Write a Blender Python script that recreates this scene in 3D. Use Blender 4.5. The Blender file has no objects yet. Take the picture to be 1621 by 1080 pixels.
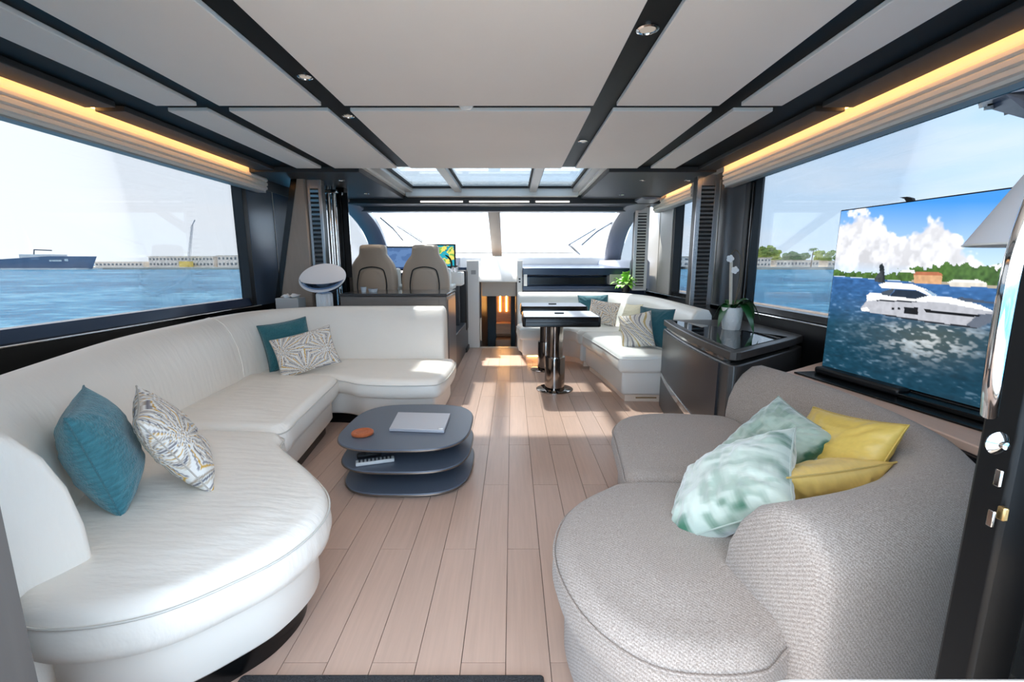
import bpy, bmesh, math, random
import numpy as np
from mathutils import Vector, Matrix
from mathutils.geometry import delaunay_2d_cdt

random.seed(7)
R = math.radians
SC = bpy.context.scene
COL = SC.collection

# ------------------------------------------------------------------ camera
HCAM = 1.25
PITCH = math.atan(122 / 700)
cam_d = bpy.data.cameras.new('camera')
cam_d.sensor_width = 36.0
cam_d.lens = 36.0 * 700 / 1621
cam_d.clip_start = 0.02
cam_d.clip_end = 6000
cam = bpy.data.objects.new('camera', cam_d)
COL.objects.link(cam)
cam.location = (0, 0, HCAM)
cam.rotation_euler = (math.pi / 2 - PITCH, 0, 0)
SC.camera = cam

# ------------------------------------------------------------------ light / view
SC.view_settings.view_transform = 'Standard'
SC.view_settings.look = 'None'
SC.view_settings.gamma = 1.0
SC.view_settings.use_curve_mapping = False
SC.view_settings.exposure = 0.5
SC.cycles.max_bounces = 10
SC.cycles.diffuse_bounces = 6
SC.cycles.transparent_max_bounces = 16
SC.cycles.caustics_reflective = False
SC.cycles.caustics_refractive = False
SC.cycles.sample_clamp_indirect = 6.0
SC.cycles.use_denoising = True

SUN_AZ, SUN_EL = R(-25), R(58)          # azimuth measured from the bow, negative = port
sun_dir = Vector((math.sin(SUN_AZ) * math.cos(SUN_EL), math.cos(SUN_AZ) * math.cos(SUN_EL), math.sin(SUN_EL)))
sd = bpy.data.lights.new('sun', 'SUN')
sd.energy = 12.0
sd.angle = R(2.0)
sd.color = (1.0, 0.95, 0.88)
sun = bpy.data.objects.new('sun', sd)
COL.objects.link(sun)
sun.rotation_euler = sun_dir.to_track_quat('Z', 'Y').to_euler()
sun.location = (-10, 20, 30)

W = bpy.data.worlds.new('sky')
SC.world = W
W.use_nodes = True
wn, wl = W.node_tree.nodes, W.node_tree.links
wn.clear()
wo = wn.new('ShaderNodeOutputWorld')
wb = wn.new('ShaderNodeBackground')
wb.inputs['Strength'].default_value = 4.2
tc = wn.new('ShaderNodeTexCoord')
sx = wn.new('ShaderNodeSeparateXYZ')
wl.new(tc.outputs['Generated'], sx.inputs[0])
ramp = wn.new('ShaderNodeValToRGB')
cr = ramp.color_ramp
cr.elements[0].position = 0.0
cr.elements[0].color = (0.71, 0.88, 1.06, 1)
cr.elements[1].position = 0.75
cr.elements[1].color = (0.70, 0.82, 0.98, 1)
e = cr.elements.new(0.22)
e.color = (0.56, 0.79, 1.05, 1)
wl.new(sx.outputs['Z'], ramp.inputs[0])
# brighter hazy sky around the sun, falling off smoothly
dotn = wn.new('ShaderNodeVectorMath')
dotn.operation = 'DOT_PRODUCT'
wl.new(tc.outputs['Generated'], dotn.inputs[0])
dotn.inputs[1].default_value = (-0.75, 0.45, 0.35)
mr = wn.new('ShaderNodeMapRange')
mr.inputs['From Min'].default_value = 0.05
mr.inputs['From Max'].default_value = 1.0
mr.inputs['To Min'].default_value = 0.0
mr.inputs['To Max'].default_value = 0.75
wl.new(dotn.outputs['Value'], mr.inputs['Value'])
mixh = wn.new('ShaderNodeMixRGB')
mixh.inputs['Color2'].default_value = (1.05, 1.05, 1.05, 1)
wl.new(mr.outputs[0], mixh.inputs['Fac'])
wl.new(ramp.outputs[0], mixh.inputs['Color1'])
cl = wn.new('ShaderNodeTexNoise')
cl.inputs['Scale'].default_value = 3.2
cl.inputs['Detail'].default_value = 7
mapn = wn.new('ShaderNodeMapping')
mapn.inputs['Scale'].default_value = (1, 1, 3.5)
wl.new(tc.outputs['Generated'], mapn.inputs[0])
wl.new(mapn.outputs[0], cl.inputs['Vector'])
cr2 = wn.new('ShaderNodeValToRGB')
cr2.color_ramp.elements[0].position = 0.52
cr2.color_ramp.elements[0].color = (0, 0, 0, 1)
cr2.color_ramp.elements[1].position = 0.72
cr2.color_ramp.elements[1].color = (0.45, 0.45, 0.45, 1)
wl.new(cl.outputs['Fac'], cr2.inputs[0])
mixc = wn.new('ShaderNodeMixRGB')
mixc.inputs['Color2'].default_value = (1.0, 1.0, 1.02, 1)
wl.new(cr2.outputs[0], mixc.inputs['Fac'])
wl.new(mixh.outputs[0], mixc.inputs['Color1'])
wl.new(mixc.outputs[0], wb.inputs['Color'])
wl.new(wb.outputs[0], wo.inputs[0])

# ------------------------------------------------------------------ materials
def lin(c):
    return tuple(((x / 255) / 12.92 if x / 255 <= 0.04045 else ((x / 255 + 0.055) / 1.055) ** 2.4) for x in c)

MATS = {}
def mat(name, rgb, rough=0.5, metal=0.0, spec=0.5, noise=0.0, nscale=8.0, stretch=(1, 1, 1), bump=0.0, bscale=60.0,
        bstretch=(1, 1, 1), coat=0.0, sheen=0.0, emit=None, estr=0.0, randobj=0.0):
    if name in MATS:
        return MATS[name]
    m = bpy.data.materials.new(name)
    m.use_nodes = True
    n, l = m.node_tree.nodes, m.node_tree.links
    b = n['Principled BSDF']
    c = lin(rgb)
    b.inputs['Base Color'].default_value = (*c, 1)
    b.inputs['Roughness'].default_value = rough
    b.inputs['Metallic'].default_value = metal
    b.inputs['Specular IOR Level'].default_value = spec
    b.inputs['Coat Weight'].default_value = coat
    b.inputs['Coat Roughness'].default_value = 0.05
    b.inputs['Sheen Weight'].default_value = sheen
    if emit:
        b.inputs['Emission Color'].default_value = (*lin(emit), 1)
        b.inputs['Emission Strength'].default_value = estr
    t = n.new('ShaderNodeTexCoord')
    if noise or randobj:
        mp = n.new('ShaderNodeMapping'); mp.inputs['Scale'].default_value = stretch
        l.new(t.outputs['Object'], mp.inputs[0])
        src = mp.outputs[0]
        mixv = None
        if randobj:
            oi = n.new('ShaderNodeObjectInfo')
            ml = n.new('ShaderNodeMath'); ml.operation = 'MULTIPLY'; ml.inputs[1].default_value = 37.0
            l.new(oi.outputs['Random'], ml.inputs[0])
            av = n.new('ShaderNodeVectorMath'); av.operation = 'ADD'
            l.new(mp.outputs[0], av.inputs[0]); l.new(ml.outputs[0], av.inputs[1])
            src = av.outputs[0]
        nz = n.new('ShaderNodeTexNoise'); nz.inputs['Scale'].default_value = nscale; nz.inputs['Detail'].default_value = 6
        l.new(src, nz.inputs['Vector'])
        mrn = n.new('ShaderNodeMapRange')
        mrn.inputs['From Min'].default_value = 0.25; mrn.inputs['From Max'].default_value = 0.75
        mrn.inputs['To Min'].default_value = 1 - noise; mrn.inputs['To Max'].default_value = 1 + noise
        l.new(nz.outputs['Fac'], mrn.inputs['Value'])
        fac = mrn.outputs[0]
        if randobj:
            mo = n.new('ShaderNodeMapRange')
            mo.inputs['To Min'].default_value = 1 - randobj; mo.inputs['To Max'].default_value = 1 + randobj
            l.new(oi.outputs['Random'], mo.inputs['Value'])
            mm = n.new('ShaderNodeMath'); mm.operation = 'MULTIPLY'
            l.new(fac, mm.inputs[0]); l.new(mo.outputs[0], mm.inputs[1]); fac = mm.outputs[0]
        vm = n.new('ShaderNodeVectorMath'); vm.operation = 'SCALE'
        vm.inputs[0].default_value = c
        l.new(fac, vm.inputs['Scale'])
        l.new(vm.outputs[0], b.inputs['Base Color'])
    if bump:
        mp2 = n.new('ShaderNodeMapping'); mp2.inputs['Scale'].default_value = bstretch
        l.new(t.outputs['Object'], mp2.inputs[0])
        bn = n.new('ShaderNodeTexNoise'); bn.inputs['Scale'].default_value = bscale; bn.inputs['Detail'].default_value = 4
        l.new(mp2.outputs[0], bn.inputs['Vector'])
        bp = n.new('ShaderNodeBump'); bp.inputs['Strength'].default_value = bump; bp.inputs['Distance'].default_value = 0.01
        l.new(bn.outputs['Fac'], bp.inputs['Height'])
        l.new(bp.outputs[0], b.inputs['Normal'])
    MATS[name] = m
    return m

def weave(name, rgb, rgb2, scale=260.0, rough=0.9):
    m = mat(name, rgb, rough, spec=0.2, sheen=0.2)
    n, l = m.node_tree.nodes, m.node_tree.links
    b = n['Principled BSDF']
    t = n.new('ShaderNodeTexCoord')
    w1 = n.new('ShaderNodeTexWave'); w1.wave_type = 'BANDS'; w1.bands_direction = 'DIAGONAL'
    w1.inputs['Scale'].default_value = scale / 6.0; w1.inputs['Distortion'].default_value = 1.2
    w1.inputs['Detail'].default_value = 2; w1.inputs['Detail Scale'].default_value = 3
    l.new(t.outputs['Object'], w1.inputs['Vector'])
    nz = n.new('ShaderNodeTexNoise'); nz.inputs['Scale'].default_value = scale; nz.inputs['Detail'].default_value = 3
    l.new(t.outputs['Object'], nz.inputs['Vector'])
    mx = n.new('ShaderNodeMath'); mx.operation = 'MULTIPLY_ADD'; mx.inputs[1].default_value = 0.16
    l.new(w1.outputs['Fac'], mx.inputs[0]); l.new(nz.outputs['Fac'], mx.inputs[2])
    rp = n.new('ShaderNodeValToRGB')
    rp.color_ramp.elements[0].position = 0.42; rp.color_ramp.elements[0].color = (*lin(rgb2), 1)
    rp.color_ramp.elements[1].position = 0.85; rp.color_ramp.elements[1].color = (*lin(rgb), 1)
    l.new(mx.outputs[0], rp.inputs[0]); l.new(rp.outputs[0], b.inputs['Base Color'])
    bp = n.new('ShaderNodeBump'); bp.inputs['Strength'].default_value = 0.35; bp.inputs['Distance'].default_value = 0.004
    l.new(mx.outputs[0], bp.inputs['Height']); l.new(bp.outputs[0], b.inputs['Normal'])
    return m

def glass(name, tint, refl=0.06, rough=0.0):
    if name in MATS:
        return MATS[name]
    m = bpy.data.materials.new(name); m.use_nodes = True
    n, l = m.node_tree.nodes, m.node_tree.links
    n.clear()
    o = n.new('ShaderNodeOutputMaterial'); mx = n.new('ShaderNodeMixShader')
    tr = n.new('ShaderNodeBsdfTransparent'); tr.inputs[0].default_value = (*tint, 1)
    g = n.new('ShaderNodeBsdfGlossy'); g.inputs['Roughness'].default_value = rough; g.inputs['Color'].default_value = (0.9, 0.95, 1, 1)
    fr = n.new('ShaderNodeFresnel'); fr.inputs['IOR'].default_value = 1.3
    mu = n.new('ShaderNodeMath'); mu.operation = 'MULTIPLY'; mu.inputs[1].default_value = refl / 0.06
    l.new(fr.outputs[0], mu.inputs[0])
    l.new(mu.outputs[0], mx.inputs[0]); l.new(tr.outputs[0], mx.inputs[1]); l.new(g.outputs[0], mx.inputs[2])
    l.new(mx.outputs[0], o.inputs[0])
    MATS[name] = m
    return m

def emis(name, rgb, s):
    if name in MATS:
        return MATS[name]
    m = bpy.data.materials.new(name); m.use_nodes = True
    n, l = m.node_tree.nodes, m.node_tree.links
    n.clear()
    o = n.new('ShaderNodeOutputMaterial'); em = n.new('ShaderNodeEmission')
    em.inputs[0].default_value = (*lin(rgb), 1); em.inputs[1].default_value = s
    l.new(em.outputs[0], o.inputs[0])
    MATS[name] = m
    return m

def attrmat(name, rough=0.7, emission=0.0, bump=0.0, bscale=200, sheen=0.0, spec=0.3):
    m = mat(name, (255, 255, 255), rough, spec=spec, bump=bump, bscale=bscale, sheen=sheen)
    n, l = m.node_tree.nodes, m.node_tree.links
    a = n.new('ShaderNodeAttribute'); a.attribute_name = 'print'
    b = n['Principled BSDF']
    if emission:
        b.inputs['Base Color'].default_value = (0.01, 0.01, 0.012, 1)
        l.new(a.outputs['Color'], b.inputs['Emission Color'])
        b.inputs['Emission Strength'].default_value = emission
    else:
        l.new(a.outputs['Color'], b.inputs['Base Color'])
    return m

M_LEATHER = mat('white_leather', (243, 236, 226), 0.42, spec=0.4, noise=0.015, nscale=3, bump=0.5, bscale=7, bstretch=(1, 4, 1))
M_LEATHER_SM = mat('white_leather_plain', (243, 236, 226), 0.42, spec=0.4, noise=0.01, nscale=3)
M_DINLEATHER = mat('pale_leather', (226, 229, 226), 0.36, spec=0.45, noise=0.015, nscale=4)
M_GREYFAB = weave('grey_tweed', (190, 178, 169), (136, 124, 115), 330)
M_BLACK = mat('black_gloss', (8, 8, 9), 0.22, spec=0.4)
M_BLACKM = mat('black_satin', (20, 20, 22), 0.45)
M_BLACKRUB = mat('black_rubber', (16, 16, 17), 0.7)
M_SOFFIT = mat('charcoal_soffit', (52, 50, 50), 0.5)
M_PANEL = mat('ceiling_fabric', (244, 236, 229), 0.75, noise=0.02, nscale=2, bump=0.03, bscale=220)
M_WOOD = mat('bleached_oak', (194, 165, 148), 0.3, spec=0.45, noise=0.07, nscale=5, stretch=(14, 0.7, 1), bump=0.05, bscale=40,
             bstretch=(9, 0.6, 1), randobj=0.05)
M_SEAM = mat('floor_seam', (92, 76, 70), 0.7)
M_HELMWOOD = mat('grey_taupe_veneer', (122, 114, 108), 0.35, noise=0.05, nscale=6, stretch=(1, 1, 12))
M_DARKWOOD = mat('smoked_veneer', (64, 62, 61), 0.32, spec=0.5, noise=0.08, nscale=6, stretch=(1, 1, 12))
M_TAUPEWOOD = mat('taupe_veneer', (170, 150, 133), 0.35, noise=0.05, nscale=6, stretch=(8, 8, 1))
M_DARKGREY = mat('dark_grey_panel', (62, 66, 72), 0.35)
M_BLUEGREY = mat('blue_grey_panel', (66, 80, 98), 0.25)
M_LIGHTGREY = mat('light_grey_panel', (176, 174, 170), 0.4)
M_NAVY = mat('navy_gloss', (44, 58, 82), 0.2)
M_CHROME = mat('chrome', (214, 212, 210), 0.08, metal=1.0)
M_STEEL = mat('dark_polished_steel', (150, 142, 136), 0.1, metal=1.0)
M_BRUSH = mat('brushed_aluminium', (176, 178, 180), 0.3, metal=0.8)
M_WHITE = mat('white_gelcoat', (240, 238, 233), 0.25, spec=0.5)
M_CREAM = mat('cream_shade_cloth', (240, 232, 222), 0.85, bump=0.05, bscale=300)
M_TAUPE = mat('taupe_leather', (176, 158, 140), 0.45, noise=0.02, nscale=5)
M_TABLE = mat('slate_lacquer', (92, 100, 114), 0.34, spec=0.5, noise=0.04, nscale=180)
M_LED = emis('warm_led', (255, 186, 108), 11.0)
M_LEDF = emis('warm_floor_led', (255, 190, 120), 12.0)
M_GLASS = glass('window_glass', (0.425, 0.427, 0.43), 0.016)
M_WINDSCREEN = glass('windscreen_glass', (0.8, 0.8, 0.8), 0.02)
M_SKYGLASS = glass('skylight_glass', (0.48, 0.50, 0.51), 0.03)

# ------------------------------------------------------------------ mesh helpers
ORG = {}

class MB:
    def __init__(s):
        s.v, s.f = [], []
    def add(s, vs, fs):
        k = len(s.v)
        s.v += [tuple(p) for p in vs]
        s.f += [tuple(i + k for i in q) for q in fs]
        return s
    def box(s, x0, x1, y0, y1, z0, z1):
        x0, x1 = min(x0, x1), max(x0, x1); y0, y1 = min(y0, y1), max(y0, y1); z0, z1 = min(z0, z1), max(z0, z1)
        vs = [(x0, y0, z0), (x1, y0, z0), (x1, y1, z0), (x0, y1, z0), (x0, y0, z1), (x1, y0, z1), (x1, y1, z1), (x0, y1, z1)]
        return s.add(vs, [(0, 3, 2, 1), (4, 5, 6, 7), (0, 1, 5, 4), (1, 2, 6, 5), (2, 3, 7, 6), (3, 0, 4, 7)])
    def obox(s, c, ax, ay, az, hx, hy, hz):
        c, ax, ay, az = Vector(c), Vector(ax).normalized(), Vector(ay).normalized(), Vector(az).normalized()
        vs = []
        for k in (-1, 1):
            for i, j in ((-1, -1), (1, -1), (1, 1), (-1, 1)):
                vs.append(c + ax * hx * i + ay * hy * j + az * hz * k)
        return s.add(vs, [(0, 3, 2, 1), (4, 5, 6, 7), (0, 1, 5, 4), (1, 2, 6, 5), (2, 3, 7, 6), (3, 0, 4, 7)])
    def bar(s, a, b, w, h, up=(0, 0, 1)):
        a, b = Vector(a), Vector(b)
        d = (b - a)
        L = d.length; d.normalize()
        up = Vector(up)
        sd_ = d.cross(up)
        if sd_.length < 1e-4:
            sd_ = d.cross(Vector((0, 1, 0)))
        sd_.normalize(); u2 = sd_.cross(d)
        return s.obox((a + b) / 2, sd_, d, u2, w / 2, L / 2, h / 2)
    def prism(s, poly, z0, z1):
        n = len(poly)
        vs = [(x, y, z0) for x, y in poly] + [(x, y, z1) for x, y in poly]
        fs = [tuple(range(n - 1, -1, -1)), tuple(range(n, 2 * n))]
        fs += [(i, (i + 1) % n, (i + 1) % n + n, i + n) for i in range(n)]
        return s.add(vs, fs)
    def ext(s, poly, fn0, fn1):
        """poly of 2D points, fn maps 2D -> 3D for either end"""
        n = len(poly)
        vs = [fn0(p) for p in poly] + [fn1(p) for p in poly]
        fs = [tuple(range(n - 1, -1, -1)), tuple(range(n, 2 * n))]
        fs += [(i, (i + 1) % n, (i + 1) % n + n, i + n) for i in range(n)]
        return s.add(vs, fs)
    def rings(s, rs, closed=True, cap0=True, cap1=True):
        n = len(rs[0]); k = len(rs)
        vs = [p for r in rs for p in r]
        fs = []
        for i in range(k - 1):
            for j in range(n if closed else n - 1):
                a = i * n + j; b = i * n + (j + 1) % n
                fs.append((a, b, b + n, a + n))
        def capidx(base):
            out_ = []
            for j in range(n):
                if not out_ or (Vector(vs[base + j]) - Vector(vs[out_[-1]])).length > 2e-3:
                    out_.append(base + j)
            if len(out_) > 3 and (Vector(vs[out_[0]]) - Vector(vs[out_[-1]])).length <= 2e-3:
                out_.pop()
            return out_ if len(out_) > 2 else list(range(base, base + n))
        if closed and cap0:
            fs.append(tuple(reversed(capidx(0))))
        if closed and cap1:
            fs.append(tuple(capidx((k - 1) * n)))
        return s.add(vs, fs)
    def tube(s, path, r, n=10):
        path = [Vector(p) for p in path]
        rr = r if isinstance(r, (list, tuple)) else [r] * len(path)
        rs = []
        ref = None
        for i, p in enumerate(path):
            d = (path[min(i + 1, len(path) - 1)] - path[max(i - 1, 0)]).normalized()
            if ref is None:
                ref = Vector((0, 0, 1)) if abs(d.z) < 0.9 else Vector((1, 0, 0))
            a = d.cross(ref).normalized(); b = a.cross(d).normalized()
            ref = b
            rs.append([p + (a * math.cos(t) + b * math.sin(t)) * rr[i] for t in [2 * math.pi * j / n for j in range(n)]])
        return s.rings([list(reversed(r_)) for r_ in rs])
    def lathe(s, prof, c, n=32, axis=None):
        c = Vector(c)
        q = Vector(axis).normalized().to_track_quat('Z', 'Y') if axis else None
        rs = []
        for r, z in prof:
            ring = []
            for j in range(n):
                t = 2 * math.pi * j / n
                p = Vector((max(r, 1e-4) * math.cos(t), max(r, 1e-4) * math.sin(t), z))
                ring.append(c + (q @ p if q else p))
            rs.append(ring)
        return s.rings(rs)
    def build(s, name, m, parent=None, smooth=False, bevel=0.0, seg=2, angle=40, weld=False):
        o0 = ORG.get(parent.name, Vector((0, 0, 0))) if parent else Vector((0, 0, 0))
        me = bpy.data.meshes.new(name)
        me.from_pydata([(p[0] - o0.x, p[1] - o0.y, p[2] - o0.z) for p in s.v], [], s.f)
        me.update()
        bm = bmesh.new(); bm.from_mesh(me)
        if weld:
            bmesh.ops.remove_doubles(bm, verts=bm.verts, dist=2e-4)
        bmesh.ops.recalc_face_normals(bm, faces=bm.faces)
        bm.to_mesh(me); bm.free()
        me.materials.append(m)
        if smooth or bevel:
            me.polygons.foreach_set('use_smooth', [True] * len(me.polygons))
            me.set_sharp_from_angle(angle=R(angle))
        o = bpy.data.objects.new(name, me)
        COL.objects.link(o)
        if parent:
            o.parent = parent
        ORG[o.name] = o0
        if bevel:
            bv = o.modifiers.new('bevel', 'BEVEL'); bv.width = bevel; bv.segments = seg
            bv.limit_method = 'ANGLE'; bv.angle_limit = R(35); bv.harden_normals = False
        return o

def thing(name, label, cat, loc, group=None):
    o = bpy.data.objects.new(name, None)
    o.empty_display_size = 0.05
    COL.objects.link(o)
    o.location = loc
    o['label'] = label; o['category'] = cat
    if group:
        o['group'] = group
    ORG[o.name] = Vector(loc)
    return o

def tag(o, label, cat, group=None):
    o['label'] = label; o['category'] = cat
    if group:
        o['group'] = group
    return o

def struct(o, label=None):
    o['kind'] = 'structure'
    if label:
        o['label'] = label
    return o

def smoothpts(pts, n=8, closed=False):
    """Catmull-Rom through 2D/3D points"""
    P = [Vector(p) for p in pts]
    out = []
    m = len(P)
    rng = range(m) if closed else range(m - 1)
    for i in rng:
        p1, p2 = P[i], P[(i + 1) % m]
        p0 = P[(i - 1) % m] if (closed or i > 0) else p1 * 2 - p2
        p3 = P[(i + 2) % m] if (closed or i + 2 < m) else p2 * 2 - p1
        for k in range(n):
            t = k / n
            out.append(0.5 * ((2 * p1) + (p2 - p0) * t + (2 * p0 - 5 * p1 + 4 * p2 - p3) * t * t + (3 * p1 - p0 - 3 * p2 + p3) * t ** 3))
    if not closed:
        out.append(P[-1])
    return out

def resample(pts, step, closed=False):
    P = [Vector(p) for p in pts]
    if closed:
        P = P + [P[0]]
    d = [0]
    for a, b in zip(P, P[1:]):
        d.append(d[-1] + (b - a).length)
    n = max(3, int(round(d[-1] / step)))
    out = []
    j = 0
    for i in range(n if closed else n + 1):
        t = d[-1] * i / n
        while j < len(d) - 2 and d[j + 1] < t:
            j += 1
        f = (t - d[j]) / max(1e-9, d[j + 1] - d[j])
        out.append(P[j].lerp(P[j + 1], min(1, f)))
    return out

def area2(p):
    return sum(p[i][0] * p[(i + 1) % len(p)][1] - p[(i + 1) % len(p)][0] * p[i][1] for i in range(len(p))) / 2

def inset(poly, d):
    n = len(poly)
    out = []
    for i in range(n):
        a, b, c = poly[i - 1], poly[i], poly[(i + 1) % n]
        t = Vector((c[0] - a[0], c[1] - a[1]))
        if t.length < 1e-9:
            out.append(b); continue
        t.normalize()
        out.append(Vector((b[0] - t.y * d, b[1] + t.x * d)))
    if d > 0.012 and n > 24:
        P = np.array([(p[0], p[1]) for p in poly]); Q = np.array([(p[0], p[1]) for p in out])
        A, B = P, np.roll(P, -1, 0)
        AB = B - A
        tt = np.clip(((Q[:, None] - A[None]) * AB[None]).sum(-1) / np.maximum((AB * AB).sum(-1), 1e-12)[None], 0, 1)
        dist = np.sqrt((((A[None] + tt[..., None] * AB[None]) - Q[:, None]) ** 2).sum(-1)).min(1)
        ok = dist >= d * 0.98
        if ok.any() and not ok.all():
            good = np.nonzero(ok)[0]
            for i in np.nonzero(~ok)[0]:
                k = np.minimum(np.abs(good - i), n - np.abs(good - i)).argmin()
                out[i] = out[good[k]].copy()
    return out

def slab(mb, outline, prof):
    """outline CCW 2D; prof list of (inset,z): stacked rings, capped"""
    if area2(outline) < 0:
        outline = list(reversed(outline))
    rs = []
    for ins, z in prof:
        q = inset(outline, ins) if ins else outline
        rs.append([(p[0], p[1], z) for p in q])
    mb.rings(rs)
    return mb

def cushprof(z0, z1, r, crown):
    pr = [(0.02, z0), (0.004, z0 + 0.01), (0.0, z0 + 0.03), (-0.006, (z0 + z1 - r) / 2), (0.0, z1 - r)]
    for k in range(1, 6):
        a = math.pi / 2 * k / 5
        pr.append((r * (1 - math.cos(a)), z1 - r + r * math.sin(a)))
    pr += [(r + 0.03, z1 + crown * 0.45), (r + 0.06, z1 + crown * 0.8), (r + 0.09, z1 + crown)]
    return pr

def polydist(P, Q):
    A, B = P, np.roll(P, -1, 0)
    AB = B - A
    tt = np.clip(((Q[:, None] - A[None]) * AB[None]).sum(-1) / np.maximum((AB * AB).sum(-1), 1e-12)[None], 0, 1)
    return np.sqrt((((A[None] + tt[..., None] * AB[None]) - Q[:, None]) ** 2).sum(-1)).min(1)

def cushion(ol, z0, z1, r, crown):
    """upholstered seat: straight sides, rolled edge and a gently crowned top over any outline"""
    mb = MB()
    rs = []
    for ins, z in ((0.02, z0), (0.004, z0 + 0.01), (0.0, z0 + 0.03), (-0.006, (z0 + z1 - r) / 2), (0.0, z1 - r)):
        q = inset(ol, ins) if ins else ol
        rs.append([(p[0], p[1], z) for p in q])
    mb.rings(rs, cap1=False)
    P = np.array([(p[0], p[1]) for p in ol])
    pts = [tuple(p) for p in P]
    n0 = len(pts)
    for d in (0.12, 0.3, 0.55, 0.8, 1.1, 1.6):
        q = np.array([tuple(p)[:2] for p in inset_raw(ol, d * r)])
        dist = polydist(P, q)
        pts += [tuple(a) for a, k in zip(q, dist) if k > d * r * 0.985]
    lo, hi = P.min(0), P.max(0)
    gx = np.arange(lo[0], hi[0], 0.035); gy = np.arange(lo[1], hi[1], 0.035)
    G = np.array([(a + (0.0175 if k % 2 else 0), b) for k, b in enumerate(gy) for a in gx])
    ins_ = np.zeros(len(G), bool); j = n0 - 1
    for i in range(n0):
        (xi, yi), (xj, yj) = P[i], P[j]
        if yi != yj:
            ins_ ^= ((yi > G[:, 1]) != (yj > G[:, 1])) & (G[:, 0] < (xj - xi) * (G[:, 1] - yi) / (yj - yi) + xi)
        j = i
    G = G[ins_]
    G = G[polydist(P, G) > r * 1.75]
    pts += [tuple(g) for g in G]
    ov, oe, of, *_ = delaunay_2d_cdt([Vector(p) for p in pts], [(i, (i + 1) % n0) for i in range(n0)], [], 1, 1e-6)
    Q = np.array([(p[0], p[1]) for p in ov])
    d = polydist(P, Q)
    zz_ = np.where(d < r, z1 - r + np.sqrt(np.maximum(r * r - (r - np.minimum(d, r)) ** 2, 0)), z1)
    t = np.clip((d - r) / 0.16, 0, 1)
    zz_ = zz_ + crown * t * t * (3 - 2 * t)
    mb.add([(q[0], q[1], z) for q, z in zip(Q, zz_)], [tuple(f) for f in of])
    return mb

def inset_raw(poly, d):
    n = len(poly); out = []
    for i in range(n):
        a, b, c = poly[i - 1], poly[i], poly[(i + 1) % n]
        t = Vector((c[0] - a[0], c[1] - a[1])).normalized()
        out.append(Vector((b[0] - t.y * d, b[1] + t.x * d)))
    return out

def sweep(mb, path, prof, endround=0.02):
    """path of 2D points, prof closed list of (n,z), n measured to the LEFT of the path"""
    P = [Vector(p) for p in path]
    N = len(P)
    cx = sum(p[0] for p in prof) / len(prof); cz = sum(p[1] for p in prof) / len(prof)
    def ring(p, t, sc):
        nl = Vector((-t.y, t.x))
        return [(p.x + nl.x * (cx + (a - cx) * sc), p.y + nl.y * (cx + (a - cx) * sc), cz + (z - cz) * sc) for a, z in prof]
    rs = []
    t0 = (P[1] - P[0]).normalized(); t1 = (P[-1] - P[-2]).normalized()
    if endround:
        for f, s_ in ((1.0, 0.86), (0.75, 0.93), (0.35, 0.98)):
            rs.append(ring(P[0] - t0 * endround * f, t0, s_))
    for i in range(N):
        t = (P[min(i + 1, N - 1)] - P[max(i - 1, 0)]).normalized()
        rs.append(ring(P[i], t, 1.0))
    if endround:
        for f, s_ in ((0.35, 0.98), (0.75, 0.93), (1.0, 0.86)):
            rs.append(ring(P[-1] + t1 * endround * f, t1, s_))
    mb.rings(rs)
    return mb

def copy_tree(o, parent=None):
    c = o.copy()
    COL.objects.link(c)
    c.parent = parent
    for ch in list(o.children):
        copy_tree(ch, c)
    return c

def rrect(cx, cy, hx, hy, r, n=8):
    out = []
    for sx_, sy_, a0 in ((1, 1, 0), (-1, 1, 90), (-1, -1, 180), (1, -1, 270)):
        for k in range(n + 1):
            a = R(a0 + 90 * k / n)
            out.append((cx + sx_ * (hx - r) + r * math.cos(a), cy + sy_ * (hy - r) + r * math.sin(a)))
    return out

def vnoise(shape, cells, seed):
    rg = np.random.RandomState(seed)
    g = rg.rand(cells[0] + 2, cells[1] + 2)
    y = np.linspace(0, cells[0], shape[0]); x = np.linspace(0, cells[1], shape[1])
    yi, xi = y.astype(int), x.astype(int)
    fy, fx = (y - yi)[:, None], (x - xi)[None, :]
    fy = fy * fy * (3 - 2 * fy); fx = fx * fx * (3 - 2 * fx)
    a = g[yi][:, xi]; b = g[yi][:, xi + 1]; c = g[yi + 1][:, xi]; d = g[yi + 1][:, xi + 1]
    return (a * (1 - fx) + b * fx) * (1 - fy) + (c * (1 - fx) + d * fx) * fy

def ray(u, v):
    c, s = math.cos(PITCH), math.sin(PITCH)
    a, b = u - 810.5, 540 - v
    return Vector((a, b * s + 700 * c, b * c - 700 * s))
def at_z(u, v, z):
    r = ray(u, v); t = (z - HCAM) / r.z
    return Vector((r.x * t, r.y * t, z))
def at_y(u, v, Y):
    r = ray(u, v); t = Y / r.y
    return Vector((r.x * t, Y, HCAM + r.z * t))

CX = -0.235      # centre line of the boat

# ================================================================== THE SHELL
XL, XR = -2.50, 2.03        # side walls
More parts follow.
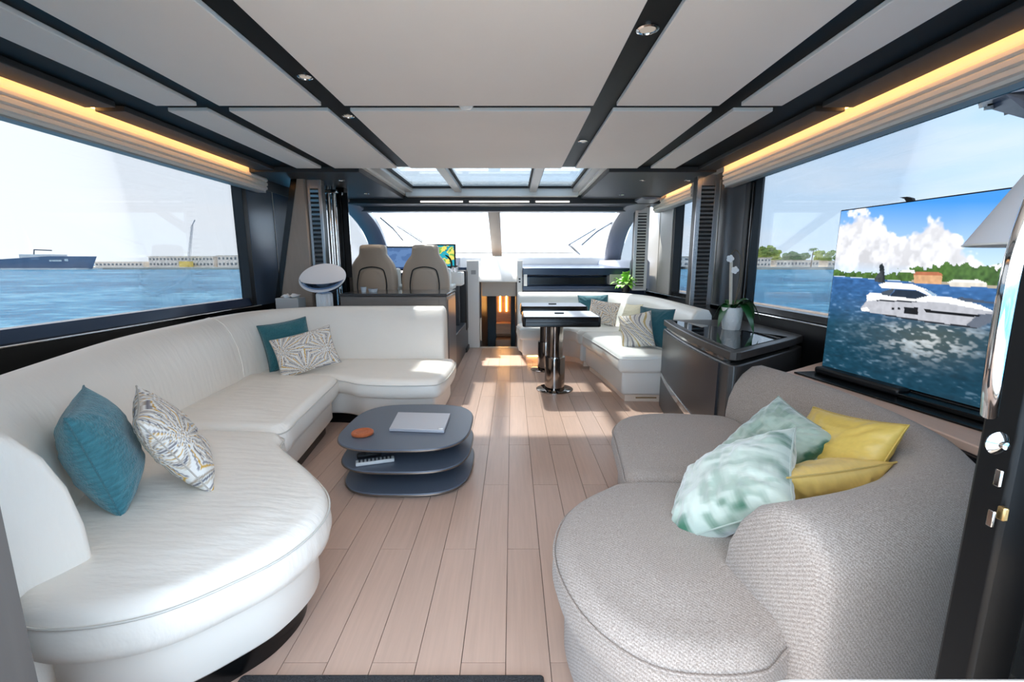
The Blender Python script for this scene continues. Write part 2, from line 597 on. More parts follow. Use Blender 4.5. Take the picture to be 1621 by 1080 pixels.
# ---- floor with planks
floor = struct(MB().box(-2.6, 2.1, 0.2, 6.62, -0.06, -0.008).build('floor', M_SEAM), 'bleached oak plank floor running forward to the companionway')
PWID, PLEN = 0.1415, 1.15
pm = None
for c in range(-11, 13):
    x0 = -0.02 + c * PWID
    y = 2.93 + (-0.57 if c % 2 else 0.0) - 4 * PLEN
    while y < 6.6:
        a, b = max(0.25, y), min(6.6, y + PLEN)
        if b - a > 0.02:
            full = abs(b - a - PLEN) < 1e-4
            if full and pm:
                o = bpy.data.objects.new('plank', pm); COL.objects.link(o); o.parent = floor
                o.location = (x0, a, 0)
            else:
                o = MB().box(0.0012, PWID - 0.0012, 0.0012, b - a - 0.0012, -0.008, 0.0).build('plank', M_WOOD, floor)
                o.location = (x0, a, 0)
                if full:
                    pm = o.data
        y += PLEN

# ---- ceiling : black backing, ten fabric panels
ceil = struct(MB().box(CX - 2.1, CX + 2.1, 0.45, 4.235, 2.122, 2.165).build('ceiling', mat('ceiling_black', (7, 7, 8), 0.5, spec=0.22)), 'gloss black ceiling with pale fabric panels')
cols = [(-1.71, -1.485), (-1.365, -0.805), (-0.68, 0.68), (0.805, 1.365), (1.485, 1.71)]
for (a, b) in cols:
    for (y0, y1) in ((0.5, 2.60), (2.685, 4.20)):
        MB().box(CX + a, CX + b, y0, y1, 2.100, 2.1225).build('panel', M_PANEL, ceil, bevel=0.004)
for sgn in (-1, 1):
    for (y0, y1) in ((0.5, 2.60), (2.66, 4.235)):
        a, b = CX + sgn * 1.93, CX + sgn * 2.1
        MB().box(a, b, y0, y1, 2.092, 2.1225).build('soffit_board', M_SOFFIT, ceil, bevel=0.003)
struct(MB().box(-2.75, 2.30, 0.35, 4.30, 2.20, 2.30).build('roof', M_WHITE), 'white deckhead above the saloon')
# upstand closing the cove over each side window
for sgn, nm in ((-1, 'wall_left_fascia'), (1, 'wall_right_fascia')):
    struct(MB().box(CX + sgn * 2.27, CX + sgn * 2.42, 0.45, 6.4, 1.99, 2.22).build(nm, M_BLACKM))

# ---- cove LED strips + pleated shade stacks
def cove(sgn, y0, y1, label_led, label_shade):
    led = MB().box(CX + sgn * 2.1005, CX + sgn * 2.105, y0, y1, 2.106, 2.120).build('cove_light_strip', M_LED)
    tag(led, label_led, 'light strip', 'cove light strips')
    prof = [(2.262, 2.15), (2.165, 2.15), (2.158, 2.13), (2.158, 2.075), (2.148, 2.062), (2.148, 2.044), (2.164, 2.038), (2.152, 2.026), (2.152, 2.004),
            (2.168, 1.998), (2.156, 1.988), (2.156, 1.968), (2.172, 1.962), (2.178, 1.948), (2.262, 1.948)]
    t = thing('pleated_window_shade', label_shade, 'window shade', (CX + sgn * 2.2, (y0 + y1) / 2, 1.948), 'raised window shades')
    MB().ext(prof, lambda p: (CX + sgn * p[0], y0, p[1]), lambda p: (CX + sgn * p[0], y1, p[1])).build('folded_cloth', M_CREAM, t, smooth=True, angle=25)
    MB().box(CX + sgn * 2.175, CX + sgn * 2.25, y0, y1, 1.936, 1.947).build('bottom_rail', M_LIGHTGREY, t, bevel=0.002)
cove(-1, 0.7, 4.52, 'warm glowing light strip in the cove over the port window', 'cream pleated shade raised over the port window')
cove(1, 0.7, 4.22, 'warm glowing light strip over the television window', 'cream pleated shade raised over the television window')
cove(1, 4.95, 6.25, 'short warm glowing light strip above the dinette window', 'short cream pleated shade raised over the dinette window')

# ---- side walls
wl_ = struct(MB().box(XL - 0.10, XL, 0.3, 4.95, -0.05, 0.845).build('wall_left', M_BLACK), 'gloss black wall below the port window')
MB().box(XL - 0.10, XL + 0.05, 0.3, 4.33, 0.845, 0.857).build('ledge', M_BLACK, wl_, bevel=0.003)
MB().tube([(XL + 0.052, 0.3, 0.853), (XL + 0.052, 4.30, 0.853)], 0.006, 8).build('chrome_strip', M_CHROME, wl_, smooth=True)
w1 = struct(MB().ext([(XL - 0.03, 0.857), (XL - 0.05, 0.925), (XL - 0.13, 0.925), (XL - 0.13, 0.857)], lambda p: (p[0], 0.3, p[1]), lambda p: (p[0], 4.33, p[1])).build('window_1', M_NAVY), 'long port window looking onto the harbour')
MB().box(XL - 0.105, XL - 0.095, 0.3, 4.33, 0.91, 2.02).build('pane', M_GLASS, w1)
MB().box(XL - 0.12, XL - 0.02, 4.30, 4.37, 0.86, 2.02).build('frame', M_BLACKM, w1, bevel=0.004)
wr_ = struct(MB().box(XR, XR + 0.10, 0.3, 8.0, -0.05, 0.845).build('wall_right', M_BLACKM), 'dark wall below the starboard windows')
MB().box(XR - 0.03, XR + 0.10, 0.3, 6.5, 0.845, 0.857).build('ledge', M_BLACK, wr_, bevel=0.003)
MB().tube([(XR - 0.032, 0.3, 0.853), (XR - 0.032, 3.9, 0.853)], 0.006, 8).build('chrome_strip', M_CHROME, wr_, smooth=True)
w2 = struct(MB().ext([(XR + 0.03, 0.857), (XR + 0.05, 0.90), (XR + 0.13, 0.90), (XR + 0.13, 0.857)], lambda p: (p[0], 0.3, p[1]), lambda p: (p[0], 3.98, p[1])).build('window_2', M_BLACK), 'long starboard window behind the television')
MB().box(XR + 0.095, XR + 0.105, 0.3, 3.98, 0.89, 2.02).build('pane', M_GLASS, w2)
MB().box(XR + 0.0, XR + 0.12, 3.93, 4.0, 0.86, 2.02).build('frame', M_BLACKM, w2, bevel=0.006)
MB().box(XR + 0.01, XR + 0.09, 3.885, 3.925, 0.86, 2.02).build('frame', M_BLACK, w2, bevel=0.012)
w3 = struct(MB().box(XR + 0.02, XR + 0.12, 5.02, 5.72, 0.857, 0.90).build('window_3', M_BLACK), 'narrow starboard window beside the dinette')
MB().box(XR + 0.095, XR + 0.105, 5.0, 5.75, 0.89, 2.02).build('pane', M_GLASS, w3)
MB().box(XR + 0.01, XR + 0.12, 5.70, 5.76, 0.86, 2.02).build('frame', M_BLACKM, w3, bevel=0.004)
# wall pillars between the windows
def wallpillar(nm, x, sgn, y0, y1, m, lab, line=True):
    o = struct(MB().box(x, x + sgn * 0.06, y0, y1, 0.80, 2.06).build(nm, m, bevel=0.004), lab)
    if line:
        ym = (y0 + y1) / 2
        MB().box(x - sgn * 0.004, x + sgn * 0.01, ym - 0.006, ym + 0.006, 0.86, 2.05).build('joint_strip', M_LIGHTGREY, o)
    return o
wallpillar('wall_right_pillar_aft', XR + 0.0, 1, 4.0, 4.98, M_DARKGREY, 'charcoal pillar panel forward of the television window')
wallpillar('wall_right_pillar_forward', XR + 0.0, 1, 5.76, 6.75, M_LIGHTGREY, 'pale grey pillar panel beside the dinette')
wallpillar('wall_left_pillar', XL - 0.02, -1, 4.37, 5.30, M_BLUEGREY, 'blue grey pillar panel forward of the port window')

# ---- aft bulkhead with the open doorway the picture is taken through
BY = 0.60
struct(MB().box(-2.6, -0.754, BY - 0.08, BY, -0.05, 2.3).build('wall_aft_left', mat('ash_grey_wood', (92, 88, 85), 0.4, noise=0.10, nscale=5, stretch=(9, 9, 0.8))), 'grey wood bulkhead at the port side of the doorway')
struct(MB().box(1.45, 2.15, BY - 0.04, BY, -0.05, 2.3).build('wall_aft_right', M_BLACKM), 'black bulkhead at the starboard side of the doorway')
d1 = struct(MB().box(0.69, 0.755, BY - 0.03, BY + 0.02, 0.0, 2.3).build('door_1', mat('door_black', (9, 9, 10), 0.4, spec=0.3), bevel=0.006), 'black sliding glass door stacked open at starboard')
MB().box(0.755, 1.40, BY - 0.012, BY - 0.004, 0.05, 2.25).build('pane', glass('door_glass', (0.6, 0.62, 0.63), 0.05), d1)
MB().box(1.38, 1.45, BY - 0.03, BY + 0.02, 0.0, 2.3).build('frame', M_BLACKM, d1, bevel=0.006)
MB().box(0.69, 1.45, BY - 0.03, BY + 0.02, 0.0, 0.08).build('bottom_rail', M_BLACKM, d1)
d2 = struct(MB().box(0.760, 0.80, BY - 0.10, BY - 0.06, 0.0, 2.3).build('door_2', M_BLACK, bevel=0.004), 'second black sliding door leaf behind the first')
MB().box(0.80, 1.40, BY - 0.085, BY - 0.078, 0.05, 2.25).build('pane', glass('door_glass', (0.6, 0.62, 0.63), 0.05), d2)
MB().box(1.38, 1.45, BY - 0.10, BY - 0.06, 0.0, 2.3).build('frame', M_BLACK, d2, bevel=0.004)
# handle and latches on the first leaf
hp = smoothpts([at_y(1566, 655, BY - 0.045), at_y(1572, 600, BY - 0.075), at_y(1588, 500, BY - 0.085), at_y(1606, 410, BY - 0.085), at_y(1632, 330, BY - 0.075), at_y(1650, 280, BY - 0.045)], 6)
MB().tube(hp, 0.0088, 12).build('handle', M_CHROME, d1, smooth=True)
MB().lathe([(0.0, 0), (0.014, 0.001), (0.016, 0.004), (0.010, 0.008), (0.005, 0.01), (0.005, 0.015), (0.0, 0.016)], at_y(1574, 700, BY - 0.03), 20, (0, -1, 0)).build('lock_knob', M_CHROME, d1, smooth=True)
for (u, v) in ((1583, 758), (1571, 822)):
    p = at_y(u, v, BY - 0.035)
    MB().box(p.x - 0.002, p.x + 0.002, p.y - 0.002, p.y + 0.006, p.z - 0.012, p.z + 0.012).build('latch', M_CHROME, d1, bevel=0.001)
p = at_y(1591, 815, BY - 0.04)
MB().box(p.x - 0.004, p.x + 0.004, p.y - 0.002, p.y + 0.008, p.z - 0.010, p.z + 0.010).build('latch', mat('brass', (190, 160, 110), 0.3, metal=1), d1, bevel=0.002)
# door mat
mt = MB()
slab(mt, rrect(-0.365, 0.86, 0.462, 0.30, 0.012), [(0.0, 0.0005), (0.0, 0.008), (0.006, 0.0125)])
tag(mt.build('door_mat', mat('charcoal_pile', (52, 52, 54), 0.95, noise=0.5, nscale=190, bump=0.8, bscale=260), smooth=True), 'charcoal pile door mat lying on the floor at the doorway', 'mat')
# cockpit table, its rounded white edge just in view
ct = thing('cockpit_table', 'white cockpit table top with a rounded corner outside the doorway', 'table', (0.75, 0.12, 0))
slab(MB(), rrect(0.78, 0.02, 0.525, 0.395, 0.05), [(0.012, 0.774), (0.0, 0.786), (0.0, 0.800), (0.012, 0.811)]).build('top', M_WHITE, ct, smooth=True)
MB().lathe([(0.2, -0.0), (0.2, 0.02), (0.05, 0.04), (0.05, 0.765)], (0.80, 0.02, 0), 24).build('pedestal', M_CHROME, ct, smooth=True)
struct(MB().box(-3, 3, -3.0, 0.2, -0.10, -0.03).build('floor_cockpit', mat('teak_deck', (206, 184, 160), 0.6, noise=0.1, nscale=4, stretch=(12, 0.6, 1))), 'cockpit deck outside the doorway')

# ================================================================== SOFAS
def v2(l):
    return [Vector(p) for p in l]

def seat_section(root, outline, z0, z1, r, crown, m, mb_, toe, toe_m, zb=0.09, base_in=0.05, toe_in=0.10, piping=True, pipm=None):
    ol = resample(smoothpts(outline, 8, True), 0.03, True)
    if area2(ol) < 0:
        ol = list(reversed(ol))
    cu = cushion(ol, z0, z1, r, crown).build('seat_cushion', m, root, smooth=True, angle=70, weld=True)
    if piping:
        pts = [(p.x, p.y, z1 - r * 0.75) for p in inset(ol, -0.002)]
        MB().tube(pts + [pts[0]], 0.0035, 6).build('piping', pipm or m, cu, smooth=True)
    slab(MB(), ol, [(base_in + 0.02, zb), (base_in, zb + 0.02), (base_in, z0 + 0.012)]).build('base', mb_, root, smooth=True, angle=60)
    slab(MB(), ol, [(toe_in, 0.0), (toe_in, zb + 0.01)]).build('toe_kick', toe_m, root, smooth=True, angle=60)

# ---- port sofa, white leather
sofa = thing('leather_sofa', 'long curved white leather sofa along the port window', 'sofa', (-1.6, 2.5, 0))
near = [(-1.27, 0.99), (-1.17, 0.935), (-1.03, 0.935), (-0.89, 0.98), (-0.776, 1.08), (-0.68, 1.21), (-0.645, 1.387), (-0.70, 1.553),
        (-0.85, 1.73), (-1.0, 1.88), (-1.11, 2.0), (-1.17, 2.12), (-1.45, 2.15), (-1.84, 2.18), (-1.79, 1.90), (-1.70, 1.64), (-1.58, 1.40), (-1.42, 1.20)]
mid = [(-1.19, 2.16), (-1.205, 2.4), (-1.25, 2.8), (-1.30, 3.18), (-1.36, 3.25), (-1.65, 3.26), (-1.98, 3.30), (-1.97, 2.97), (-1.92, 2.38),
       (-1.83, 2.20), (-1.45, 2.175)]
far = [(-1.33, 3.27), (-1.12, 3.16), (-0.88, 3.12), (-0.62, 3.13), (-0.53, 3.19), (-0.495, 3.5), (-0.51, 3.88), (-0.62, 3.91), (-1.1, 3.91),
       (-1.58, 3.90), (-1.95, 3.66), (-1.99, 3.36), (-1.65, 3.28)]
for ol, z1 in ((near, 0.425), (mid, 0.43), (far, 0.415)):
    seat_section(sofa, ol, 0.27, z1, 0.055, 0.015, M_LEATHER, M_LEATHER_SM, True, M_BLACK, pipm=mat('piping_ivory', (206, 202, 194), 0.5))
SBP = resample(smoothpts([(-1.20, 1.14), (-1.36, 1.245), (-1.54, 1.465), (-1.70, 1.84), (-1.88, 2.38), (-1.955, 2.97), (-1.975, 3.30), (-1.91, 3.62),
                          (-1.62, 3.85), (-1.30, 3.88), (-1.0, 3.88), (-0.635, 3.88)], 8), 0.035)
SPROF = [(0.0, 0.36), (0.0, 0.43), (0.005, 0.53), (0.025, 0.65), (0.06, 0.75), (0.105, 0.82), (0.155, 0.858), (0.20, 0.868), (0.24, 0.855),
         (0.265, 0.81), (0.27, 0.74), (0.27, 0.10), (0.02, 0.10)]
sweep(MB(), SBP, SPROF, 0.025).build('backrest', M_LEATHER, sofa, smooth=True, angle=50)
# upholstery seam across the backrest where the corner starts
i0 = min(range(len(SBP)), key=lambda i: (SBP[i] - Vector((-1.985, 3.15))).length)
t_ = (SBP[i0 + 1] - SBP[i0 - 1]).normalized(); nl = Vector((-t_.y, t_.x))
MB().tube([(SBP[i0].x + nl.x * (a - 0.001), SBP[i0].y + nl.y * (a - 0.001), z + 0.001) for a, z in SPROF[1:10]], 0.004, 6).build('seam', M_LEATHER_SM, sofa, smooth=True)

# ---- starboard sofa, grey tweed
gs = thing('tweed_sofa', 'rounded grey tweed sofa in front of the television', 'sofa', (0.8, 1.6, 0))
gnear = [(0.60, 0.85), (0.54, 0.81), (0.42, 0.80), (0.30, 0.825), (0.20, 0.92), (0.14, 1.07), (0.132, 1.239), (0.197, 1.416), (0.335, 1.545), (0.45, 1.60), (0.80, 1.59),
         (1.24, 1.56), (1.26, 1.40), (1.14, 1.20), (0.94, 1.08), (0.78, 0.98), (0.67, 0.90)]
gfar = [(0.455, 1.64), (0.47, 1.76), (0.503, 2.02), (0.535, 2.22), (0.63, 2.345), (0.80, 2.40), (1.0, 2.39), (1.20, 2.33), (1.235, 2.1), (1.25, 1.85),
        (1.235, 1.60), (0.80, 1.61), (0.50, 1.615)]
seat_section(gs, gnear, 0.28, 0.435, 0.06, 0.02, M_GREYFAB, M_GREYFAB, True, M_BLACK, 0.06, 0.035, 0.09)
seat_section(gs, gfar, 0.28, 0.43, 0.055, 0.015, M_GREYFAB, M_GREYFAB, True, M_BLACK, 0.06, 0.035, 0.09)
GBP = resample(smoothpts([(1.185, 2.335), (1.23, 2.12), (1.25, 1.87), (1.24, 1.62), (1.185, 1.42), (1.05, 1.27), (0.88, 1.18), (0.72, 1.13), (0.60, 1.10)], 8), 0.03)
GPROF = [(0.0, 0.36), (0.0, 0.44), (0.012, 0.52), (0.045, 0.60), (0.09, 0.66), (0.145, 0.697), (0.195, 0.70), (0.245, 0.68), (0.285, 0.64),
         (0.297, 0.60), (0.30, 0.54), (0.30, 0.06), (0.02, 0.06)]
sweep(MB(), GBP, GPROF, 0.03).build('backrest', M_GREYFAB, gs, smooth=True, angle=50)

# shelf behind the tweed sofa
sh = thing('window_shelf', 'low pale wood shelf between the tweed sofa and the starboard window', 'shelf', (1.75, 1.7, 0))
M_SHELF = mat('blush_oak', (222, 190, 170), 0.4, noise=0.04, nscale=5, stretch=(9, 0.7, 1))
shp = [(1.565, 0.72), (1.565, 1.2), (1.565, 1.6), (1.565, 1.95), (1.55, 2.2), (1.50, 2.36), (1.53, 2.43), (1.95, 2.72), (1.99, 2.74), (1.99, 0.72)]
slab(MB(), v2(shp), [(0.004, 0.61), (0.0, 0.615), (0.0, 0.641), (0.006, 0.645)]).build('top', M_SHELF, sh)
slab(MB(), inset(v2(shp), 0.02), [(0.0, 0.0), (0.0, 0.612)]).build('body', M_BLACKM, sh)

# ---- starboard dinette bench
dn = thing('dinette_bench', 'pale leather corner bench around the dining tables', 'bench', (1.0, 5.2, 0))
M_PLINTH = mat('pale_plinth', (232, 214, 196), 0.4)
bright = [(0.99, 3.86), (0.955, 3.95), (0.93, 4.3), (0.88, 4.8), (0.84, 5.15), (0.90, 5.24), (1.2, 5.25), (1.53, 5.25), (1.54, 4.8), (1.52, 4.2), (1.51, 3.86), (1.25, 3.845)]
bfar = [(0.83, 5.27), (0.80, 5.45), (0.70, 5.56), (0.40, 5.60), (0.12, 5.60), (0.10, 5.70), (0.10, 6.06), (0.6, 6.08), (1.2, 6.04), (1.47, 5.8), (1.54, 5.5), (1.54, 5.28), (1.2, 5.27)]
for ol in (bright, bfar):
    seat_section(dn, ol, 0.285, 0.45, 0.05, 0.015, M_DINLEATHER, M_DINLEATHER, True, M_PLINTH, 0.07, 0.04, 0.085)
DBP = resample(smoothpts([(0.10, 6.06), (0.6, 6.07), (1.15, 6.02), (1.42, 5.82), (1.53, 5.45), (1.54, 4.9), (1.52, 4.3), (1.505, 3.87)], 8), 0.04)
DPROF = [(0.0, 0.38), (0.0, 0.46), (0.015, 0.58), (0.045, 0.70), (0.08, 0.79), (0.12, 0.845), (0.17, 0.86), (0.22, 0.85), (0.25, 0.80), (0.25, 0.05), (0.02, 0.05)]
sweep(MB(), DBP, DPROF, 0.02).build('backrest', M_DINLEATHER, dn, smooth=True, angle=50)
ledp = [(p.x, p.y, 0.03) for p in inset(list(reversed(resample(smoothpts(bright, 8, True), 0.05, True))) if area2(bright) < 0 else resample(smoothpts(bright, 8, True), 0.05, True), 0.02)]
lp1 = [q for q in ledp if q[0] < 1.02 and q[1] < 5.1]
lp1.sort(key=lambda q: q[1])
MB().tube([(x + 0.035, y, 0.064) for x, y, _ in lp1], 0.005, 6).build('floor_light_strip', M_LEDF, dn, smooth=True)
MB().box(0.2, 0.78, 5.66, 5.668, 0.060, 0.068).build('floor_light_strip', M_LEDF, dn)
MB().box(1.14, 1.33, 3.92, 3.935, 0.03, 0.042).build('vent_slot', mat('bronze_slot', (150, 120, 80), 0.4), dn)

# ================================================================== TABLES
# coffee table: three rounded slate plates
cf = thing('coffee_table', 'three-tier rounded slate coffee table between the two sofas', 'table', (-0.63, 2.59, 0))
def squircle(cx, cy, hx, hy, p=3.0, n=64, rot=0.0):
    out = []
    for k in range(n):
        a = 2 * math.pi * k / n
        c, s = math.cos(a), math.sin(a)
        x = hx * math.copysign(abs(c) ** (2 / p), c); y = hy * math.copysign(abs(s) ** (2 / p), s)
        out.append(Vector((cx + x * math.cos(rot) - y * math.sin(rot), cy + x * math.sin(rot) + y * math.cos(rot))))
    return out
for z, dx, hx in ((0.265, 0.004, 0.378), (0.140, 0.012, 0.37), (0.012, 0.02, 0.365)):
    o = slab(MB(), squircle(-0.63 + dx, 2.585, hx, 0.385, 3.2), [(0.005, z), (0.0, z + 0.004), (0.0, z + 0.014), (0.003, z + 0.018)]).build('tier_plate', M_TABLE, cf, smooth=True)
    pts = [(p.x, p.y, z + 0.009) for p in squircle(-0.63 + dx, 2.585, hx + 0.0005, 0.3855, 3.2)]
    MB().tube(pts + [pts[0]], 0.0042, 6).build('edge_band', mat('bronze_edge', (120, 106, 94), 0.3, metal=0.7), o, smooth=True)
for z0, z1 in ((0.0, 0.012), (0.03, 0.140), (0.158, 0.265)):
    slab(MB(), squircle(-0.60, 2.66, 0.27, 0.22, 2.6), [(0, z0), (0, z1)]).build('spacer_drum', M_BLACKM, cf, smooth=True)
# laptop
lt = thing('laptop', 'closed silver laptop lying on the coffee table', 'laptop', (-0.57, 2.60, 0.283))
q = [at_z(616, 679, 0.3), at_z(703, 682, 0.3), at_z(713, 655, 0.3), at_z(630, 653, 0.3)]
lp = [Vector((p.x, p.y)) for p in q]
cxy = sum(lp, Vector((0, 0))) / 4
def rp(f):
    return resample([cxy + (p - cxy) * f for p in lp], 0.02, True)
slab(MB(), lp, [(0.004, 0.2834), (0.0, 0.286), (0.0, 0.294)]).build('base', mat('silver', (196, 197, 204), 0.35, metal=0.3), lt, bevel=0.002)
slab(MB(), lp, [(0.0, 0.295), (0.0, 0.300), (0.004, 0.303)]).build('lid', mat('silver', (196, 197, 204), 0.35, metal=0.3), lt, bevel=0.001)
c1 = lp[1] + (lp[3] - lp[1]) * 0.07
MB().lathe([(0.014, 0.3032), (0.014, 0.3038), (0, 0.3038)], (c1.x, c1.y, 0), 16).build('badge', M_CHROME, lt)
# coaster
c0 = at_z(574, 686, 0.29)
co = thing('wooden_coaster', 'round reddish wooden coaster near the port edge of the coffee table', 'coaster', (c0.x, c0.y, 0.2832))
M_CO = mat('cherry_wood', (176, 92, 50), 0.45, noise=0.15, nscale=12, stretch=(6, 1, 1))
MB().lathe([(0.056, 0.2835), (0.062, 0.288), (0.062, 0.298), (0.057, 0.302), (0.050, 0.302), (0.048, 0.3015), (0.0, 0.3015)], (c0.x, c0.y, 0), 32).build('disc', M_CO, co, smooth=True)
MB().lathe([(0.0335, 0.3012), (0.0355, 0.3028), (0.0375, 0.3012)], (c0.x, c0.y, 0), 32).build('ring', M_CO, co, smooth=True)
# remote controls on the middle tier
M_BTN = mat('button_grey', (60, 60, 64), 0.5)
def remote(p, q_, wid, z, body, name_lab):
    p, q_ = Vector(p), Vector(q_)
    d = (q_ - p); L = d.length; d.normalize()
    c = (p + q_) / 2
    t = thing('remote_control', name_lab, 'remote control', (c.x, c.y, z), 'remote controls on the coffee table')
    n_ = Vector((-d.y, d.x, 0)); D = Vector((d.x, d.y, 0))
    MB().obox((c.x, c.y, z + 0.011), D, n_, (0, 0, 1), L / 2, wid / 2, 0.0105).build('case', body, t, bevel=0.005)
    for i in range(9):
        for j in (-1, 0, 1):
            cc = Vector((c.x, c.y, z + 0.0225)) + D * (L * (-0.40 + 0.1 * i)) + n_ * (j * wid * 0.27)
            MB().obox(cc, D, n_, (0, 0, 1), 0.005, 0.0045, 0.0015).build('button', M_BTN, t)
a = at_z(563, 734, 0.17); b = at_z(624, 726, 0.17)
remote((a.x, a.y), (b.x, b.y), 0.045, 0.1585, mat('remote_silver', (206, 206, 204), 0.35), 'silver remote control at the front of the middle tier')
a = at_z(562, 726, 0.17); b = at_z(600, 720, 0.17)
remote((a.x, a.y + 0.03), (b.x, b.y + 0.03), 0.045, 0.1585, M_BLACKM, 'black remote control behind the silver one on the middle tier')

# dining tables on chrome pedestals
def dining(label, x0, x1, y0, y1, ztop, ped):
    t = thing('dining_table', label, 'table', (ped[0], ped[1], 0), 'dining tables at the dinette')
    tp = slab(MB(), rrect((x0 + x1) / 2, (y0 + y1) / 2, (x1 - x0) / 2, (y1 - y0) / 2, 0.03, 5), [(0.006, ztop - 0.095), (0.0, ztop - 0.09), (0.0, ztop - 0.012), (0.008, ztop)]).build('top', M_BLACK, t, smooth=True)
    slab(MB(), rrect((x0 + x1) / 2, (y0 + y1) / 2, (x1 - x0) / 2 - 0.015, (y1 - y0) / 2 - 0.015, 0.02, 5), [(0.0, ztop - 0.004), (0.0, ztop + 0.001)]).build('reflection_inlay', mat('painted_sky_reflection', (222, 228, 238), 0.4, spec=0.2), tp)  # pale sheet paints the bright sky reflection onto the black gloss top
    MB().box(x0 + 0.03, x1 - 0.03, y0 - 0.002, y0 + 0.004, ztop - 0.055, ztop - 0.049).build('leaf_joint', M_BLACKRUB, tp)
    xm, ym = (x0 + x1) / 2, (y0 + y1) / 2
    MB().box(xm - 0.045, xm + 0.045, ym - 0.02, ym + 0.02, ztop + 0.0012, ztop + 0.014).build('latch_plate', M_BLACKM, tp)
    MB().lathe([(0.185, 0.0), (0.185, 0.008), (0.175, 0.012), (0.0, 0.012)], (ped[0], ped[1], 0), 40).build('foot', M_STEEL, t, smooth=True)
    MB().lathe([(0.10, 0.012), (0.10, 0.33), (0.098, 0.34), (0.0, 0.34)], (ped[0], ped[1], 0), 40).build('outer_column', M_STEEL, t, smooth=True)
    MB().lathe([(0.078, 0.34), (0.078, ztop - 0.095)], (ped[0], ped[1], 0), 40).build('inner_column', M_STEEL, t, smooth=True)
dining('black dining table with a sky reflection painted pale on its top, the one closer to the coffee table', 0.10, 0.83, 4.07, 4.62, 0.765, (0.43, 4.33))
dining('black dining table with a sky reflection painted pale on its top, the one closer to the windscreen', 0.10, 0.86, 5.00, 5.50, 0.775, (0.41, 5.2))

# ================================================================== CREDENZA with orchid
cz = thing('credenza', 'smoked grey bow-fronted cabinet below the starboard window', 'cabinet', (1.55, 3.1, 0))
cfront = [Vector(p) for p in ((1.315, 3.80), (1.262, 3.45), (1.222, 3.05), (1.203, 2.70), (1.20, 2.385))]
cfr = smoothpts(cfront, 6)
cpoly = cfr + v2([(1.225, 2.365), (1.255, 2.375), (1.84, 2.83), (1.97, 2.95), (1.97, 3.80)])
slab(MB(), cpoly, [(0.0, 0.0), (0.0, 0.70)]).build('body', M_DARKWOOD, cz, bevel=0.008)
slab(MB(), inset(cpoly if area2(cpoly) > 0 else list(reversed(cpoly)), 0.03), [(0.0, 0.70), (0.0, 0.735)]).build('drawer_gap', M_BLACK, cz)
slab(MB(), cpoly, [(0.004, 0.727), (0.0, 0.731), (0.0, 0.771), (0.004, 0.775)]).build('top_frame', M_DARKWOOD, cz)
slab(MB(), inset(cpoly if area2(cpoly) > 0 else list(reversed(cpoly)), 0.05), [(0.0, 0.7752), (0.0, 0.779)]).build('glass_top', mat('black_glass', (8, 9, 12), 0.03, spec=0.8), cz)
# curved door face and chrome trims
dface = [p for p in cfr if 2.46 < p.y < 3.76]
def strip_on_front(name, m, zfun0, zfun1, off, th, parent):
    rs = []
    for i, p in enumerate(dface):
        t = (dface[min(i + 1, len(dface) - 1)] - dface[max(i - 1, 0)]).normalized()
        n_ = Vector((t.y, -t.x))
        if n_.x > 0:
            n_ = -n_
        f = i / (len(dface) - 1)
        a = p + n_ * off; b = p + n_ * (off + th)
        z0, z1 = zfun0(f), zfun1(f)
        rs.append([(a.x, a.y, z0), (b.x, b.y, z0), (b.x, b.y, z1), (a.x, a.y, z1)])
    return MB().rings(rs).build(name, m, parent, smooth=True, angle=40)
dr = strip_on_front('door', mat('graphite_lacquer', (50, 51, 55), 0.3), lambda f: 0.04, lambda f: 0.69, 0.0, 0.012, cz)
strip_on_front('trim', M_CHROME, lambda f: 0.30 - 0.10 * math.sin(f * 1.5), lambda f: 0.335 - 0.085 * math.sin(f * 1.5), 0.012, 0.004, dr)
strip_on_front('pull', M_CHROME, lambda f: 0.704, lambda f: 0.722, -0.028, 0.012, cz)

op = at_z(1137, 514, 0.79)
op = Vector((1.60, 3.20, 0.7792))
orc = thing('potted_orchid', 'white orchid in a white pot on the smoked grey cabinet', 'plant', op)
M_POT = mat('white_porcelain', (236, 234, 230), 0.35, bump=0.5, bscale=55)
potp = [(0.056, 0.0), (0.060, 0.005), (0.068, 0.07), (0.075, 0.155), (0.075, 0.162), (0.069, 0.162), (0.066, 0.145), (0.0, 0.143)]
MB().lathe(potp, op, 32).build('pot', M_POT, orc, smooth=True)
MB().lathe([(0.065, 0.143), (0.05, 0.150), (0.0, 0.152)], op, 20).build('soil', mat('bark', (70, 52, 38), 0.9, noise=0.4, nscale=60), orc, smooth=True)
M_LEAF = mat('orchid_leaf', (38, 96, 48), 0.3, noise=0.15, nscale=10)
def leaf(base, d, L, wdt, arch, droop, name, m, parent, n=10, up=(0, 0, 1)):
    """a folded blade with thickness along an arching midrib"""
    base, d = Vector(base), Vector(d).normalized()
    side = d.cross(Vector(up)).normalized()
    rs = []
    for i in range(n + 1):
        t = i / n
        c = base + d * L * t + Vector((0, 0, arch * math.sin(math.pi * t * 0.8) - droop * t * t))
        w = wdt * (math.sin(math.pi * min(1, 0.06 + t * 0.94)) ** 0.6) * 0.5 + 0.001
        rs.append([c - side * w + Vector((0, 0, 0.18 * w)), c + Vector((0, 0, -0.002)), c + side * w + Vector((0, 0, 0.18 * w)), c + Vector((0, 0, 0.003))])
    return MB().rings(rs).build(name, m, parent, smooth=True, angle=80)
ob = op + Vector((0, 0, 0.148))
